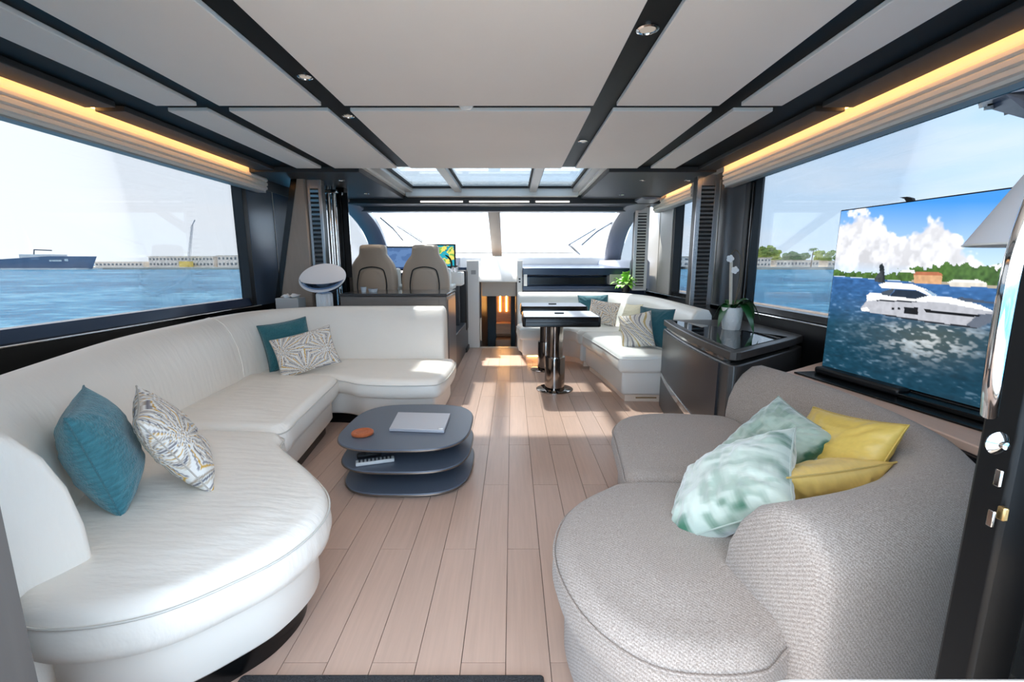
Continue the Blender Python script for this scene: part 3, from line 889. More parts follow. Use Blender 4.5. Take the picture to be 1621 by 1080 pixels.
for d, L, wd, ar, dp in (((-1, -0.15, 0.3), 0.11, 0.085, 0.06, 0.20), ((0.9, -0.35, 0.4), 0.20, 0.125, 0.08, 0.20), ((0.6, -0.8, 0.3), 0.17, 0.115, 0.06, 0.24),
                         ((0.3, 0.9, 0.3), 0.18, 0.09, 0.06, 0.12), ((1, 0.1, 0.3), 0.18, 0.115, 0.07, 0.17), ((-0.8, 0.5, 0.3), 0.13, 0.08, 0.05, 0.14)):
    leaf(ob, d, L, wd, ar, dp, 'leaf', M_LEAF, orc)
M_STEM = mat('orchid_stem', (92, 80, 62), 0.6)
stp = smoothpts([ob, ob + Vector((0.025, 0, 0.14)), ob + Vector((0.035, 0.0, 0.28)), ob + Vector((0.02, 0.0, 0.38)), ob + Vector((-0.02, -0.01, 0.42)), ob + Vector((-0.06, -0.02, 0.38))], 6)
MB().tube(stp, 0.0035, 6).build('flower_stem', M_STEM, orc, smooth=True)
stp2 = smoothpts([ob, ob + Vector((0.045, 0.01, 0.16)), ob + Vector((0.05, 0.0, 0.34)), ob + Vector((0.035, 0.0, 0.44))], 6)
MB().tube(stp2, 0.003, 6).build('flower_stem', M_STEM, orc, smooth=True)
MB().tube([ob + Vector((-0.01, 0.01, 0)), ob + Vector((-0.03, 0.02, 0.36))], 0.011, 8).build('support_stick', mat('bleached_stick', (206, 198, 184), 0.7, noise=0.1, nscale=30), orc, smooth=True)
M_PETAL = mat('petal', (244, 242, 240), 0.6)
for c in (ob + Vector((-0.06, -0.03, 0.36)), ob + Vector((-0.02, -0.03, 0.28))):
    fl = MB()
    for k in range(5):
        a = 2 * math.pi * k / 5
        fl.lathe([(0.0, -0.0015), (0.014, 0.0), (0.0, 0.0015)], c + Vector((0.014 * math.cos(a), 0.002 * k, 0.014 * math.sin(a))), 10, (0.1, -1, 0.2))
    fl.build('blossom', M_PETAL, orc, smooth=True)

# ================================================================== TELEVISION
TVO = Vector((1.75, 2.44)); TVD = Vector((0.148, -0.989)).normalized(); TVN = Vector((-0.989, -0.148)).normalized()
TVW, TZ0, TZ1 = 1.32, 0.765, 1.535
tv = thing('television', 'large television showing a yacht on the water', 'television', (1.85, 1.8, 0.645))
def tvp(d, z, off=0.0):
    p = TVO + TVD * d + TVN * off
    return (p.x, p.y, z)
def tvbox(d0, d1, z0, z1, o0, o1):
    m = MB()
    vs = [tvp(d, z, o_) for o_ in (o0, o1) for d, z in ((d0, z0), (d1, z0), (d1, z1), (d0, z1))]
    return m.add(vs, [(0, 3, 2, 1), (4, 5, 6, 7), (0, 1, 5, 4), (1, 2, 6, 5), (2, 3, 7, 6), (3, 0, 4, 7)])
ZB = 1.25 + (2.44) * ((540 - 580) * math.cos(PITCH) - 700 * math.sin(PITCH)) / ((540 - 580) * math.sin(PITCH) + 700 * math.cos(PITCH))
ZT = 1.25 + (2.44) * ((540 - 333) * math.cos(PITCH) - 700 * math.sin(PITCH)) / ((540 - 333) * math.sin(PITCH) + 700 * math.cos(PITCH))
tvbox(0.0, TVW, ZB, ZT, -0.035, -0.002).build('housing', M_BLACK, tv, bevel=0.003)
MB().obox(Vector(tvp(0.55, ZB - 0.0, -0.02)) + Vector((0, 0, -0.012)), (TVD.x, TVD.y, 0), (TVN.x, TVN.y, 0), (0, 0, 1), 0.5, 0.025, 0.012).build('lower_bezel', M_BLACKM, tv, bevel=0.004)
tvbox(0.0, 1.20, 0.6455, 0.654, -0.05, 0.17).build('base_plate', M_BLACK, tv, bevel=0.002)
tvbox(0.03, 0.50, 0.6545, ZB + 0.012, 0.004, 0.075).build('sound_bar', M_BLACKM, tv, bevel=0.012)
tvbox(0.505, 1.15, 0.6545, ZB - 0.004, 0.004, 0.085).build('sound_bar', M_BLACK, tv, bevel=0.004)
tvbox(0.3, 0.9, 0.6545, ZB, -0.05, -0.03).build('stand', M_BLACKM, tv)
fb = [(0.365, 0), (0.36, 0.012), (0.335, 0.022), (0.30, 0.024), (0.325, 0.014), (0.335, 0.0)]
MB().ext(fb, lambda p: tvp(p[0], ZT + p[1], -0.025), lambda p: tvp(p[0], ZT + p[1], -0.01)).build('webcam', M_BLACKM, tv)

# picture shown on the screen (flat print), worked out on a fine grid
def uv_of(d, z):
    p = Vector(tvp(d, z, 0.0)); q_ = p - Vector((0, 0, HCAM))
    c, s = math.cos(PITCH), math.sin(PITCH)
    cy = q_.y * c - q_.z * s; cz_ = q_.y * s + q_.z * c
    return 810.5 + 700 * q_.x / cy, 540 - 700 * cz_ / cy
NX, NZ = 420, 230
dd = np.linspace(0.006, TVW - 0.008, NX); zz = np.linspace(ZB + 0.006, ZT - 0.006, NZ)
D, Z = np.meshgrid(dd, zz)
PX = TVO.x + TVD.x * D; PY = TVO.y + TVD.y * D; PZ = Z - HCAM
c_, s_ = math.cos(PITCH), math.sin(PITCH)
CYY = PY * c_ - PZ * s_; CZZ = PY * s_ + PZ * c_
U = 810.5 + 700 * PX / CYY; V = 540 - 700 * CZZ / CYY
SXp = (U - 1280) / 0.3888; SYp = (V - 280) / 0.3889        # picture units
# straighten: vertical position relative to the tilted horizon of the picture
def inpoly(pts):
    m = np.zeros(SXp.shape, bool)
    n = len(pts); j = n - 1
    for i in range(n):
        xi, yi = pts[i]; xj, yj = pts[j]
        if yi != yj:
            m ^= ((yi > SYp) != (yj > SYp)) & (SXp < (xj - xi) * (SYp - yi) / (yj - yi) + xi)
        j = i
    return m
L3 = lambda c: np.array(lin(c))
hor = 405 + (SXp - 110) * 0.075
img = np.zeros(SXp.shape + (3,))
f = np.clip((SYp - 100) / 290, 0, 1)[..., None]
img[:] = L3((66, 146, 226)) * (1 - f) + L3((196, 220, 242)) * f
n1 = vnoise(SXp.shape, (14, 22), 1) * 0.5 + vnoise(SXp.shape, (30, 52), 2) * 0.3 + vnoise(SXp.shape, (64, 110), 3) * 0.2
ctop = 165 + (SXp - 110) * 0.10 + 40 * np.sin(SXp * 0.021) - 120 * (n1 - 0.5) + np.clip(SXp - 590, 0, 400) * 0.9
ca = np.clip((SYp - ctop) / 22, 0, 1) * np.clip((hor - SYp) / 70, 0.25, 1)
cc = (0.72 + 0.45 * np.clip((n1 - 0.35) * 2.2, 0, 1) - 0.12 * np.clip((SYp - ctop) / 150, 0, 1))[..., None] * np.array([0.90, 0.91, 0.96])
img = img * (1 - ca[..., None]) + np.clip(cc, 0, 1) * ca[..., None]
wat = SYp > hor
fw = np.clip((SYp - hor) / 420, 0, 1)[..., None]
wcol = L3((58, 102, 158)) * (1 - np.clip(fw * 2.2, 0, 1)) + L3((24, 66, 86)) * np.clip(fw * 2.2, 0, 1)
wcol = wcol * (1 - np.clip(fw * 1.6 - 0.7, 0, 1) * 0.3)
rip = vnoise(SXp.shape, (70, 46), 5) * 0.45 + vnoise(SXp.shape, (120, 80), 6) * 0.35 + vnoise(SXp.shape, (28, 16), 7) * 0.25
wcol = wcol * (0.55 + 0.95 * rip[..., None])
refl = np.exp(-(((SXp - 500 - (SYp - 640) * 0.25) / 190) ** 2 + ((SYp - 655) / 80) ** 2))
spark = np.clip((rip - 0.52) * 9, 0, 1) * refl
wcol = wcol * (1 - 0.45 * refl[..., None]) + L3((110, 116, 100))[None, None] * 0.35 * refl[..., None] + spark[..., None] * 0.4
spark2 = np.clip((rip - 0.70) * 6, 0, 1)[..., None] * 0.15
wcol = wcol + spark2 * np.array([0.6, 0.8, 1.0])
img[wat] = wcol[wat]
# shore
tn = vnoise(SXp.shape, (40, 90), 8) * 0.6 + vnoise(SXp.shape, (80, 160), 9) * 0.4
ttop = np.where(SXp < 330, hor - 18 - 22 * (tn - 0.3), hor - 30 - np.clip((SXp - 330) * 0.22, 0, 58) - 46 * (tn - 0.5))
tmask = (SYp > ttop) & (SYp < hor - 2)
tcol = (L3((70, 100, 48)) * (0.4 + 1.3 * tn[..., None]))
img[tmask] = tcol[tmask]
bank = (SYp > hor - 10) & (SYp < hor) & (SXp > 420)
img[bank] = L3((170, 160, 140))
def paint(pts, col, tex=0.0):
    m = inpoly(pts)
    cfac = (1 + tex * (tn - 0.5) * 2)[..., None]
    v_ = np.ones(img.shape) * L3(col) * cfac
    img[m] = v_[m]
paint([(428, 398), (440, 388), (535, 390), (545, 405), (540, 436), (430, 432)], (206, 160, 120), 0.3)
paint([(425, 398), (440, 386), (540, 390), (548, 402)], (176, 110, 80), 0.2)
paint([(370, 388), (385, 378), (430, 380), (435, 392)], (230, 232, 230))
paint([(570, 430), (590, 420), (690, 422), (728, 436), (722, 450), (575, 446)], (214, 208, 196), 0.2)
paint([(565, 430), (592, 417), (690, 419), (730, 434)], (236, 232, 224))
# yacht
paint([(212, 535), (240, 500), (300, 494), (440, 500), (560, 506), (700, 530), (768, 556), (745, 592), (690, 616), (560, 602), (400, 578), (300, 560), (215, 546)], (176, 178, 186), 0.15)
paint([(300, 558), (400, 574), (560, 598), (690, 612), (690, 617), (560, 604), (400, 580), (300, 563)], (34, 38, 46))
paint([(690, 560), (768, 557), (745, 592), (690, 616), (640, 606)], (96, 104, 118), 0.1)
paint([(236, 484), (250, 472), (300, 474), (330, 484), (440, 494), (500, 482), (600, 494), (700, 522), (764, 552), (700, 541), (560, 514), (440, 507), (300, 500), (238, 506)], (238, 240, 242), 0.08)
paint([(286, 438), (320, 428), (420, 436), (480, 458), (520, 480), (496, 486), (440, 462), (350, 456), (296, 452)], (240, 241, 243))
paint([(296, 470), (340, 456), (352, 458), (330, 485), (300, 482)], (70, 80, 92))
paint([(332, 486), (354, 459), (438, 463), (486, 484), (436, 497)], (36, 48, 64), 0.2)
paint([(470, 460), (490, 462), (526, 482), (506, 486)], (150, 176, 200))
paint([(390, 530), (447, 533), (445, 561), (388, 556)], (14, 16, 20))
paint([(468, 538), (560, 550), (706, 562), (690, 571), (560, 562), (480, 552)], (14, 16, 20))
paint([(276, 500), (440, 506), (440, 512), (278, 506)], (40, 44, 52))
paint([(600, 496), (620, 490), (775, 514), (775, 520), (640, 508)], (70, 84, 104))
for x in (344, 368):
    paint([(x - 5, 532), (x + 5, 532), (x + 5, 542), (x - 5, 542)], (24, 26, 30))
paint([(288, 360), (300, 352), (308, 366), (312, 430), (292, 432)], (40, 48, 52), 0.6)
paint([(268, 414), (296, 380), (306, 384), (300, 430), (272, 428)], (60, 66, 70), 0.8)
paint([(212, 536), (238, 530), (250, 545), (220, 548)], (240, 244, 246))
img = np.clip(img, 0, 1)
me = bpy.data.meshes.new('screen')
o0 = ORG[tv.name]
vv = np.stack([PX + TVN.x * 0.0005, PY + TVN.y * 0.0005, Z], -1).reshape(-1, 3) - np.array(o0)
idx = np.arange(NX * NZ).reshape(NZ, NX)
ff = np.stack([idx[:-1, :-1], idx[:-1, 1:], idx[1:, 1:], idx[1:, :-1]], -1).reshape(-1, 4)[:, ::-1]
me.from_pydata(vv.tolist(), [], ff.tolist())
ca_ = me.color_attributes.new('print', 'FLOAT_COLOR', 'POINT')
ca_.data.foreach_set('color', np.concatenate([img.reshape(-1, 3), np.ones((NX * NZ, 1))], 1).astype(np.float32).ravel())
me.materials.append(attrmat('screen_picture', 0.08, emission=0.95, spec=0.3))
so = bpy.data.objects.new('screen', me); COL.objects.link(so); so.parent = tv

# ================================================================== CUSHIONS
def pillow_mesh(w, h, t, n, seed, wr=0.004, pinch=0.07):
    rg = np.random.RandomState(seed)
    s = np.linspace(-1, 1, n)
    S, T = np.meshgrid(s, s)
    hx = w / 2 * S * (1 - pinch * (1 - T * T))
    hy = h / 2 * T * (1 - pinch * (1 - S * S))
    prof = np.clip((1 - np.abs(S) ** 2.6) * (1 - np.abs(T) ** 2.6), 0, 1) ** 0.55
    n1 = vnoise((n, n), (4, 4), seed) * 0.6 + vnoise((n, n), (9, 9), seed + 1) * 0.4 - 0.5
    edge = np.clip(1 - prof, 0, 1)
    # radial creases gathering in the corners
    ang = np.arctan2(np.abs(T), np.abs(S))
    cre = np.sin(ang * 26 + rg.rand() * 6) * np.exp(-((np.abs(S * T) - 0.55) / 0.25) ** 2)
    an = vnoise((n, n), (22, 5), seed + 3) - 0.5
    d = prof * (t / 2) + prof * (n1 * wr * 4) + prof * cre * wr * 0.9 + prof * an * wr * 1.6
    front = np.stack([hx, hy, d], -1); back = np.stack([hx, hy, -d], -1)
    vid = np.arange(n * n).reshape(n, n)
    bid = vid.copy()
    inner = np.zeros((n, n), bool); inner[1:-1, 1:-1] = True
    k = n * n
    bid[inner] = k + np.arange(inner.sum())
    vs = np.concatenate([front.reshape(-1, 3), back[inner]])
    st = np.concatenate([np.stack([S, T], -1).reshape(-1, 2), np.stack([S, T], -1)[inner]])
    fr = np.stack([vid[:-1, :-1], vid[:-1, 1:], vid[1:, 1:], vid[1:, :-1]], -1).reshape(-1, 4)
    bk = np.stack([bid[:-1, :-1], bid[1:, :-1], bid[1:, 1:], bid[:-1, 1:]], -1).reshape(-1, 4)
    return vs, np.concatenate([fr, bk]), st, n * n

def pat_fan(st, seed):
    """hand-drawn shell fans: rays in grey, tan and gold on white"""
    s, t = st[:, 0], st[:, 1]
    out = np.ones((len(s), 3)) * L3((236, 232, 226))
    pal = [L3((120, 118, 124)), L3((205, 190, 170)), L3((236, 232, 226)), L3((150, 146, 150)), L3((214, 168, 74)), L3((236, 232, 226)), L3((176, 160, 142))]
    fans = [(-0.15, -1.0, 1.25), (0.75, -0.2, 0.95), (-0.8, 0.25, 0.9), (0.35, 0.95, 0.8)]
    best = np.full(len(s), 9.0)
    for fi, (cx, cy, rr) in enumerate(fans):
        dx, dy = s - cx, t - cy
        r = np.hypot(dx, dy); a = np.arctan2(dy, dx)
        band = np.floor(a * 13 + fi * 3).astype(int)
        frac = a * 13 - np.floor(a * 13)
        m = (r < rr) & (r / rr < best)
        best[m] = (r / rr)[m]
        col = np.array([pal[b % len(pal)] for b in band])
        col[frac < 0.34] = L3((238, 234, 228))
        col[(r / rr) > 0.95] = L3((232, 226, 218))
        out[m] = col[m]
    return out

def pat_swirl(st, seed):
    s, t = st[:, 0], st[:, 1]
    w = s * 5 + 1.3 * np.sin(t * 3 + s * 2) + t * 3.0
    b = np.floor(w * 2.2).astype(int); f_ = w * 2.2 - b
    pal = [L3((226, 222, 214)), L3((160, 158, 158)), L3((204, 198, 188)), L3((140, 138, 140)), L3((222, 218, 206)), L3((196, 172, 120))]
    out = np.array([pal[k % len(pal)] for k in b])
    out[f_ < 0.2] = L3((236, 234, 228))
    return out

def pat_velvet(base, dark):
    def fn(st, seed):
        n = 64
        nz = vnoise((n, n), (6, 5), seed) * 0.55 + vnoise((n, n), (14, 22), seed + 2) * 0.45
        i = np.clip(((st[:, 1] + 1) / 2 * (n - 1)).astype(int), 0, n - 1); j = np.clip(((st[:, 0] + 1) / 2 * (n - 1)).astype(int), 0, n - 1)
        f_ = np.clip((nz[i, j] - 0.36) * 3.6, 0, 1)
        edge = np.clip((np.maximum(np.abs(st[:, 0]), np.abs(st[:, 1])) - 0.72) * 3.2, 0, 1)
        f_ = np.clip(f_ * (0.45 + 0.55 * edge) + 0.3 * edge, 0, 1)[:, None]
        return L3(base) * (1 - f_) + L3(dark) * f_
    return fn

def pat_plain(base, var=0.1, stripes=False):
    def fn(st, seed):
        rg = np.random.RandomState(seed)
        k = 1 + var * (rg.rand(len(st)) - 0.5) * 2
        if stripes:
            k *= 1 + 0.10 * np.sin(st[:, 1] * 60)
        return L3(base)[None] * k[:, None]
    return fn

M_PRINT = attrmat('printed_linen', 0.85, bump=0.1, bscale=300)
M_CHEN = attrmat('teal_chenille', 0.9, bump=0.6, bscale=160, sheen=0.4)
M_VELVET = attrmat('crushed_velvet', 0.5, bump=0.15, bscale=60, sheen=0.8, spec=0.4)
M_SATIN = attrmat('yellow_taffeta', 0.38, bump=0.12, bscale=40, spec=0.5)

def pillow(label, c, normal, roll, w, h, t, pat, m, seed, group, n=56, wr=0.004, pinch=0.07, fold=None):
    vs, fs, st, nf = pillow_mesh(w, h, t, n, seed, wr, pinch)
    nz = Vector(normal).normalized()
    up = Vector((0, 0, 1))
    xa = up.cross(nz)
    if xa.length < 1e-3:
        xa = Vector((1, 0, 0))
    xa.normalize(); ya = nz.cross(xa)
    Mx = Matrix((xa, ya, nz)).transposed() @ Matrix.Rotation(R(roll), 3, 'Z')
    A = np.array(Mx)
    if fold:
        vs = fold(vs, w, h)
    V_ = vs @ A.T
    zmin = V_[:, 2].min()
    me = bpy.data.meshes.new('throw_pillow')
    me.from_pydata(V_.tolist(), [], fs.tolist())
    me.polygons.foreach_set('use_smooth', [True] * len(me.polygons))
    a = me.color_attributes.new('print', 'FLOAT_COLOR', 'POINT')
    col = pat(st, seed)
    a.data.foreach_set('color', np.concatenate([np.clip(col, 0, 1), np.ones((len(col), 1))], 1).astype(np.float32).ravel())
    me.materials.append(m)
    o = bpy.data.objects.new('throw_pillow', me); COL.objects.link(o)
    o.location = c
    tag(o, label, 'pillow', group)
    # piped seam running round the edge
    k = n
    ring = [V_[i] for i in range(k)] + [V_[k * i + k - 1] for i in range(1, k)] + [V_[k * (k - 1) + i] for i in range(k - 2, -1, -1)] + [V_[k * i] for i in range(k - 2, 0, -1)]
    ring = [Vector(p) * 1.004 for p in ring]
    mb = MB().tube(ring + [ring[0]], 0.0028, 5)
    se = mb.build('seam', m, None, smooth=True)
    se.parent = o
    ca2 = se.data.color_attributes.new('print', 'FLOAT_COLOR', 'POINT')
    mc = np.clip(col.mean(0) * 0.8, 0, 1)
    ca2.data.foreach_set('color', np.tile(np.append(mc, 1.0), len(se.data.vertices)).astype(np.float32))
    return o

PG, SG, DG = 'cushions on the white leather sofa', 'cushions on the tweed sofa', 'cushions on the dinette bench'
TEAL = (58, 120, 130)
pillow('teal chenille cushion leaning on the curved aft end of the white sofa', (-1.405, 1.43, 0.622), (0.78, 0.55, 0.22), 4, 0.34, 0.385, 0.18, pat_plain((62, 122, 134), 0.2, True), M_CHEN, 11, PG)
pillow('grey and gold shell-print cushion against the aft teal cushion', (-1.245, 1.545, 0.612), (0.70, 0.50, 0.45), 8, 0.34, 0.38, 0.14, pat_fan, M_PRINT, 12, PG, n=96)
pillow('teal cushion standing in the forward corner of the white sofa', (-1.80, 3.50, 0.615), (0.55, -0.80, 0.25), 8, 0.36, 0.38, 0.13, pat_plain((46, 104, 112), 0.12), M_CHEN, 13, PG)
pillow('shell-print cushion in front of the forward teal cushion', (-1.60, 3.37, 0.578), (0.30, -0.85, 0.40), 14, 0.44, 0.32, 0.13, pat_fan, M_PRINT, 14, PG, n=96)
pillow('light green crushed velvet cushion on the edge of the tweed seat', (0.685, 1.285, 0.562), (-0.66, 0.16, 0.70), -24, 0.355, 0.42, 0.19, pat_velvet((200, 208, 196), (44, 100, 74)), M_VELVET, 15, SG, n=88, wr=0.008)
pillow('dark green edged velvet cushion wedged behind the light green one', (0.985, 1.575, 0.575), (-0.66, -0.25, 0.65), -16, 0.31, 0.33, 0.15, pat_velvet((172, 190, 176), (22, 86, 62)), M_VELVET, 16, SG, n=88, wr=0.008)
pillow('yellow taffeta cushion leaning on the tweed backrest', (1.115, 1.455, 0.575), (-0.85, 0.05, 0.50), 12, 0.40, 0.36, 0.14, pat_plain((222, 190, 96), 0.04), M_SATIN, 17, SG, wr=0.006)
pillow('yellow taffeta cushion slumped along the tweed sofa arm', (0.915, 1.29, 0.53), (-0.20, 0.72, 0.60), 2, 0.42, 0.36, 0.15, pat_plain((232, 196, 110), 0.04), M_SATIN, 18, SG, wr=0.008)
pillow('grey swirl-print cushion on the near end of the dinette bench', (1.20, 4.22, 0.615), (-0.55, -0.80, 0.25), 14, 0.32, 0.34, 0.14, pat_swirl, M_PRINT, 19, DG, n=72)
pillow('teal cushion at the near end of the dinette bench', (1.38, 4.24, 0.645), (-0.75, -0.60, 0.15), 0, 0.38, 0.38, 0.13, pat_plain((40, 96, 108), 0.1), M_CHEN, 20, DG)
pillow('teal cushion in the forward corner of the dinette bench', (1.08, 5.86, 0.67), (-0.1, -0.95, 0.3), 2, 0.40, 0.36, 0.12, pat_plain((52, 110, 122), 0.1), M_CHEN, 21, DG)
pillow('shell-print cushion in the forward corner of the dinette bench', (1.18, 5.70, 0.625), (-0.3, -0.9, 0.35), -8, 0.38, 0.32, 0.12, pat_fan, M_PRINT, 22, DG, n=72)
pillow('pale cream cushion on the sunny side of the dinette bench', (1.40, 5.20, 0.62), (-0.9, -0.25, 0.3), 4, 0.36, 0.34, 0.12, pat_plain((236, 232, 206), 0.03), M_PRINT, 23, DG)

# ================================================================== HELM SIDE
# ledge behind the sofa corner
struct(MB().box(XL, -1.72, 4.20, 5.05, 0.0, 0.79).build('trim_1', M_BLACKM, bevel=0.004), 'dark ledge behind the corner of the white sofa')
# tissue box
tb = thing('tissue_box', 'grey tissue box on the ledge beside the taupe pillar', 'tissue box', (-2.17, 4.33, 0.79))
MB().box(-2.28, -2.06, 4.26, 4.42, 0.7905, 0.925).build('box', mat('box_grey', (186, 184, 182), 0.6), tb, bevel=0.006)
ts = MB()
rs = []
for k, (r_, z) in enumerate(((0.055, 0.926), (0.06, 0.935), (0.07, 0.945), (0.03, 0.955))):
    rs.append([(-2.17 + r_ * 1.2 * math.cos(a) * (1 + 0.3 * math.sin(3 * a + k)), 4.34 + r_ * 0.8 * math.sin(a), z + 0.012 * math.sin(4 * a + k)) for a in [2 * math.pi * j / 20 for j in range(20)]])
ts.rings(rs).build('tissue', mat('tissue_white', (244, 244, 244), 0.9), tb, smooth=True, angle=80)
# dish lamp
dl = Vector((-1.845, 4.36, 0.79))
lamp = thing('table_lamp', 'white disc lamp with a glass bowl on a ribbed base', 'lamp', dl)
rb = MB()
out = []
for k in range(48):
    a = 2 * math.pi * k / 48; r_ = 0.072 + (0.006 if k % 4 < 2 else -0.002)
    out.append(Vector((dl.x + r_ * math.cos(a), dl.y + r_ * math.sin(a))))
slab(rb, out, [(0.004, 0.7905), (0, 0.80), (0, 0.955), (0.006, 0.965)]).build('ribbed_base', mat('lamp_white', (240, 240, 240), 0.5), lamp)
ax = Vector((0.10, -0.55, 0.85)).normalized()
bc = Vector((dl.x + 0.005, dl.y + 0.0, 0.965))
bowl = [(0.03, 0.0), (0.09, 0.02), (0.15, 0.06), (0.19, 0.11), (0.205, 0.15), (0.203, 0.15), (0.185, 0.112), (0.145, 0.064), (0.088, 0.026), (0.03, 0.006)]
MB().lathe(bowl, bc, 40, Vector((0.03, -0.22, 0.97))).build('bowl', mat('blue_chrome_bowl', (120, 150, 190), 0.12, metal=0.9), lamp, smooth=True)
MB().tube([bc, bc + Vector((0.006, -0.03, 0.13))], 0.012, 10).build('stem', M_CHROME, lamp, smooth=True)
MB().lathe([(0.0, -0.006), (0.212, -0.004), (0.216, 0.0), (0.212, 0.005), (0.0, 0.006)], bc + Vector((0.006, -0.035, 0.155)), 48, Vector((0.08, -0.62, 0.80))).build('disc', mat('disc_white', (236, 234, 236), 0.5), lamp, smooth=True)

# helm cabinet behind the sofa
hc = thing('helm_cabinet', 'smoked grey cabinet standing behind the white sofa', 'cabinet', (-1.16, 4.7, 0))
MB().box(-1.70, -0.645, 4.37, 5.06, 0.0, 0.935).build('body', M_HELMWOOD, hc, bevel=0.012)
MB().box(-1.71, -0.64, 4.36, 5.07, 0.937, 0.962).build('top', mat('dark_top', (66, 66, 68), 0.12), hc, bevel=0.004)
MB().box(-0.6445, -0.64, 4.43, 5.00, 0.06, 0.90).build('side_panel', mat('grey_lacquer', (112, 114, 120), 0.3), hc, bevel=0.002)
MB().box(-1.62, -0.72, 4.366, 4.3695, 0.03, 0.90).build('rear_panel', M_HELMWOOD, hc, bevel=0.001)
# small glassware on the cabinet
for i, (x, y, hh, lab) in enumerate(((-1.52, 4.55, 0.055, 'tall clear tumbler on the helm cabinet'), (-1.44, 4.60, 0.035, 'small clear dish on the helm cabinet'))):
    t = thing('tumbler' if i == 0 else 'glass_dish', lab, 'glass', (x, y, 0.9625), 'glassware on the helm cabinet')
    r0 = 0.03 if i == 0 else 0.05
    MB().lathe([(r0 * 0.8, 0.0), (r0, hh), (r0 - 0.003, hh), (r0 * 0.75, 0.006), (0, 0.006)], (x, y, 0.963), 20).build('cup', mat('clear_glass', (232, 236, 240), 0.05, spec=0.9), t, smooth=True)
    MB().lathe([(r0 - 0.004, hh), (r0 + 0.002, hh + 0.003), (r0 - 0.004, hh + 0.005)], (x, y, 0.963), 20).build('rim', M_CHROME, t, smooth=True)
# helm platform
hpf = struct(MB().box(-2.40, -0.66, 5.07, 6.60, 0.0, 0.42).build('floor_helm', M_DARKGREY, bevel=0.01), 'raised helm platform')
MB().box(-0.76, -0.64, 6.2, 6.6, 0.0, 0.06).build('step', M_BLACKM, hpf, bevel=0.01)

def helm_seat(label, cx):
    t = thing('helm_chair', label, 'helm chair', (cx, 5.45, 0.42), 'helm seats')
    # backrest outline in XZ, swept through thickness with rounding
    ol = [(-0.27, 0.90), (-0.285, 1.02), (-0.28, 1.12), (-0.25, 1.24), (-0.19, 1.33), (-0.165, 1.36), (-0.155, 1.45), (-0.13, 1.475), (0.0, 1.48), (0.13, 1.475), (0.155, 1.45), (0.165, 1.36), (0.19, 1.33), (0.25, 1.24), (0.28, 1.12), (0.285, 1.02), (0.27, 0.90), (0.2, 0.84), (-0.2, 0.84)]
    ol = resample(smoothpts([Vector(p) for p in ol], 4, True), 0.03, True)
    if area2(ol) < 0:
        ol = list(reversed(ol))
    prof = [(0.05, 0.0), (0.02, 0.008), (0.004, 0.028), (0.0, 0.05), (0.0, 0.10), (0.01, 0.13), (0.04, 0.155)]
    rs = []
    for ins, y in prof:
        q_ = inset(ol, ins)
        rs.append([(cx + p.x, 5.32 + y + (p.y - 0.84) * 0.10, p.y) for p in q_])
    b = MB().rings(rs).build('backrest', M_TAUPE, t, smooth=True, angle=60)
    # padded rear panel edged with dark piping
    po = smoothpts([Vector(p) for p in ((-0.165, 0.86), (-0.175, 1.0), (-0.155, 1.13), (-0.12, 1.19), (0.0, 1.215), (0.12, 1.19), (0.155, 1.13), (0.175, 1.0), (0.165, 0.86))], 5)
    MB().tube([(cx + p.x, 5.316 + (p.y - 0.84) * 0.10, p.y) for p in po], 0.0075, 6).build('piping', M_BLACKRUB, b, smooth=True)
    pin = resample([p * 0.0 + Vector((p.x * 0.95, 0.86 + (p.y - 0.86) * 0.96)) for p in po], 0.04, True)
    if area2(pin) < 0:
        pin = list(reversed(pin))
    MB().rings([[(cx + p.x, 5.322 + y + (p.y - 0.84) * 0.10, p.y) for p in inset(pin, ins)] for ins, y in ((0.03, -0.012), (0.01, -0.006), (0.0, 0.01))]).build('rear_pad', M_TAUPE, b, smooth=True, angle=60)
    MB().box(cx - 0.12, cx + 0.12, 5.445, 5.448, 1.365, 1.372).build('headrest_seam', M_BLACKRUB, b)
    slab(MB(), rrect(cx, 5.72, 0.27, 0.26, 0.08), cushprof(0.78, 0.93, 0.04, 0.01)).build('seat', M_TAUPE, t, smooth=True, angle=60)
    for s_ in (-1, 1):
        MB().box(cx + s_ * 0.255, cx + s_ * 0.305, 5.5, 5.9, 0.93, 1.0).build('armrest', M_DINLEATHER, t, bevel=0.02)
    MB().lathe([(0.2, 0.42), (0.2, 0.45), (0.09, 0.47), (0.09, 0.78)], (cx, 5.72, 0), 24).build('pedestal', M_BLACKM, t, smooth=True)
    # pale side bolster seen round the edge
    MB().box(cx + 0.235, cx + 0.285, 5.46, 5.62, 0.92, 1.2).build('side_bolster', M_DINLEATHER, t, bevel=0.03)
helm_seat('taupe helm seat next to the white disc lamp', -1.675)
helm_seat('taupe helm seat next to the companionway', -1.045)

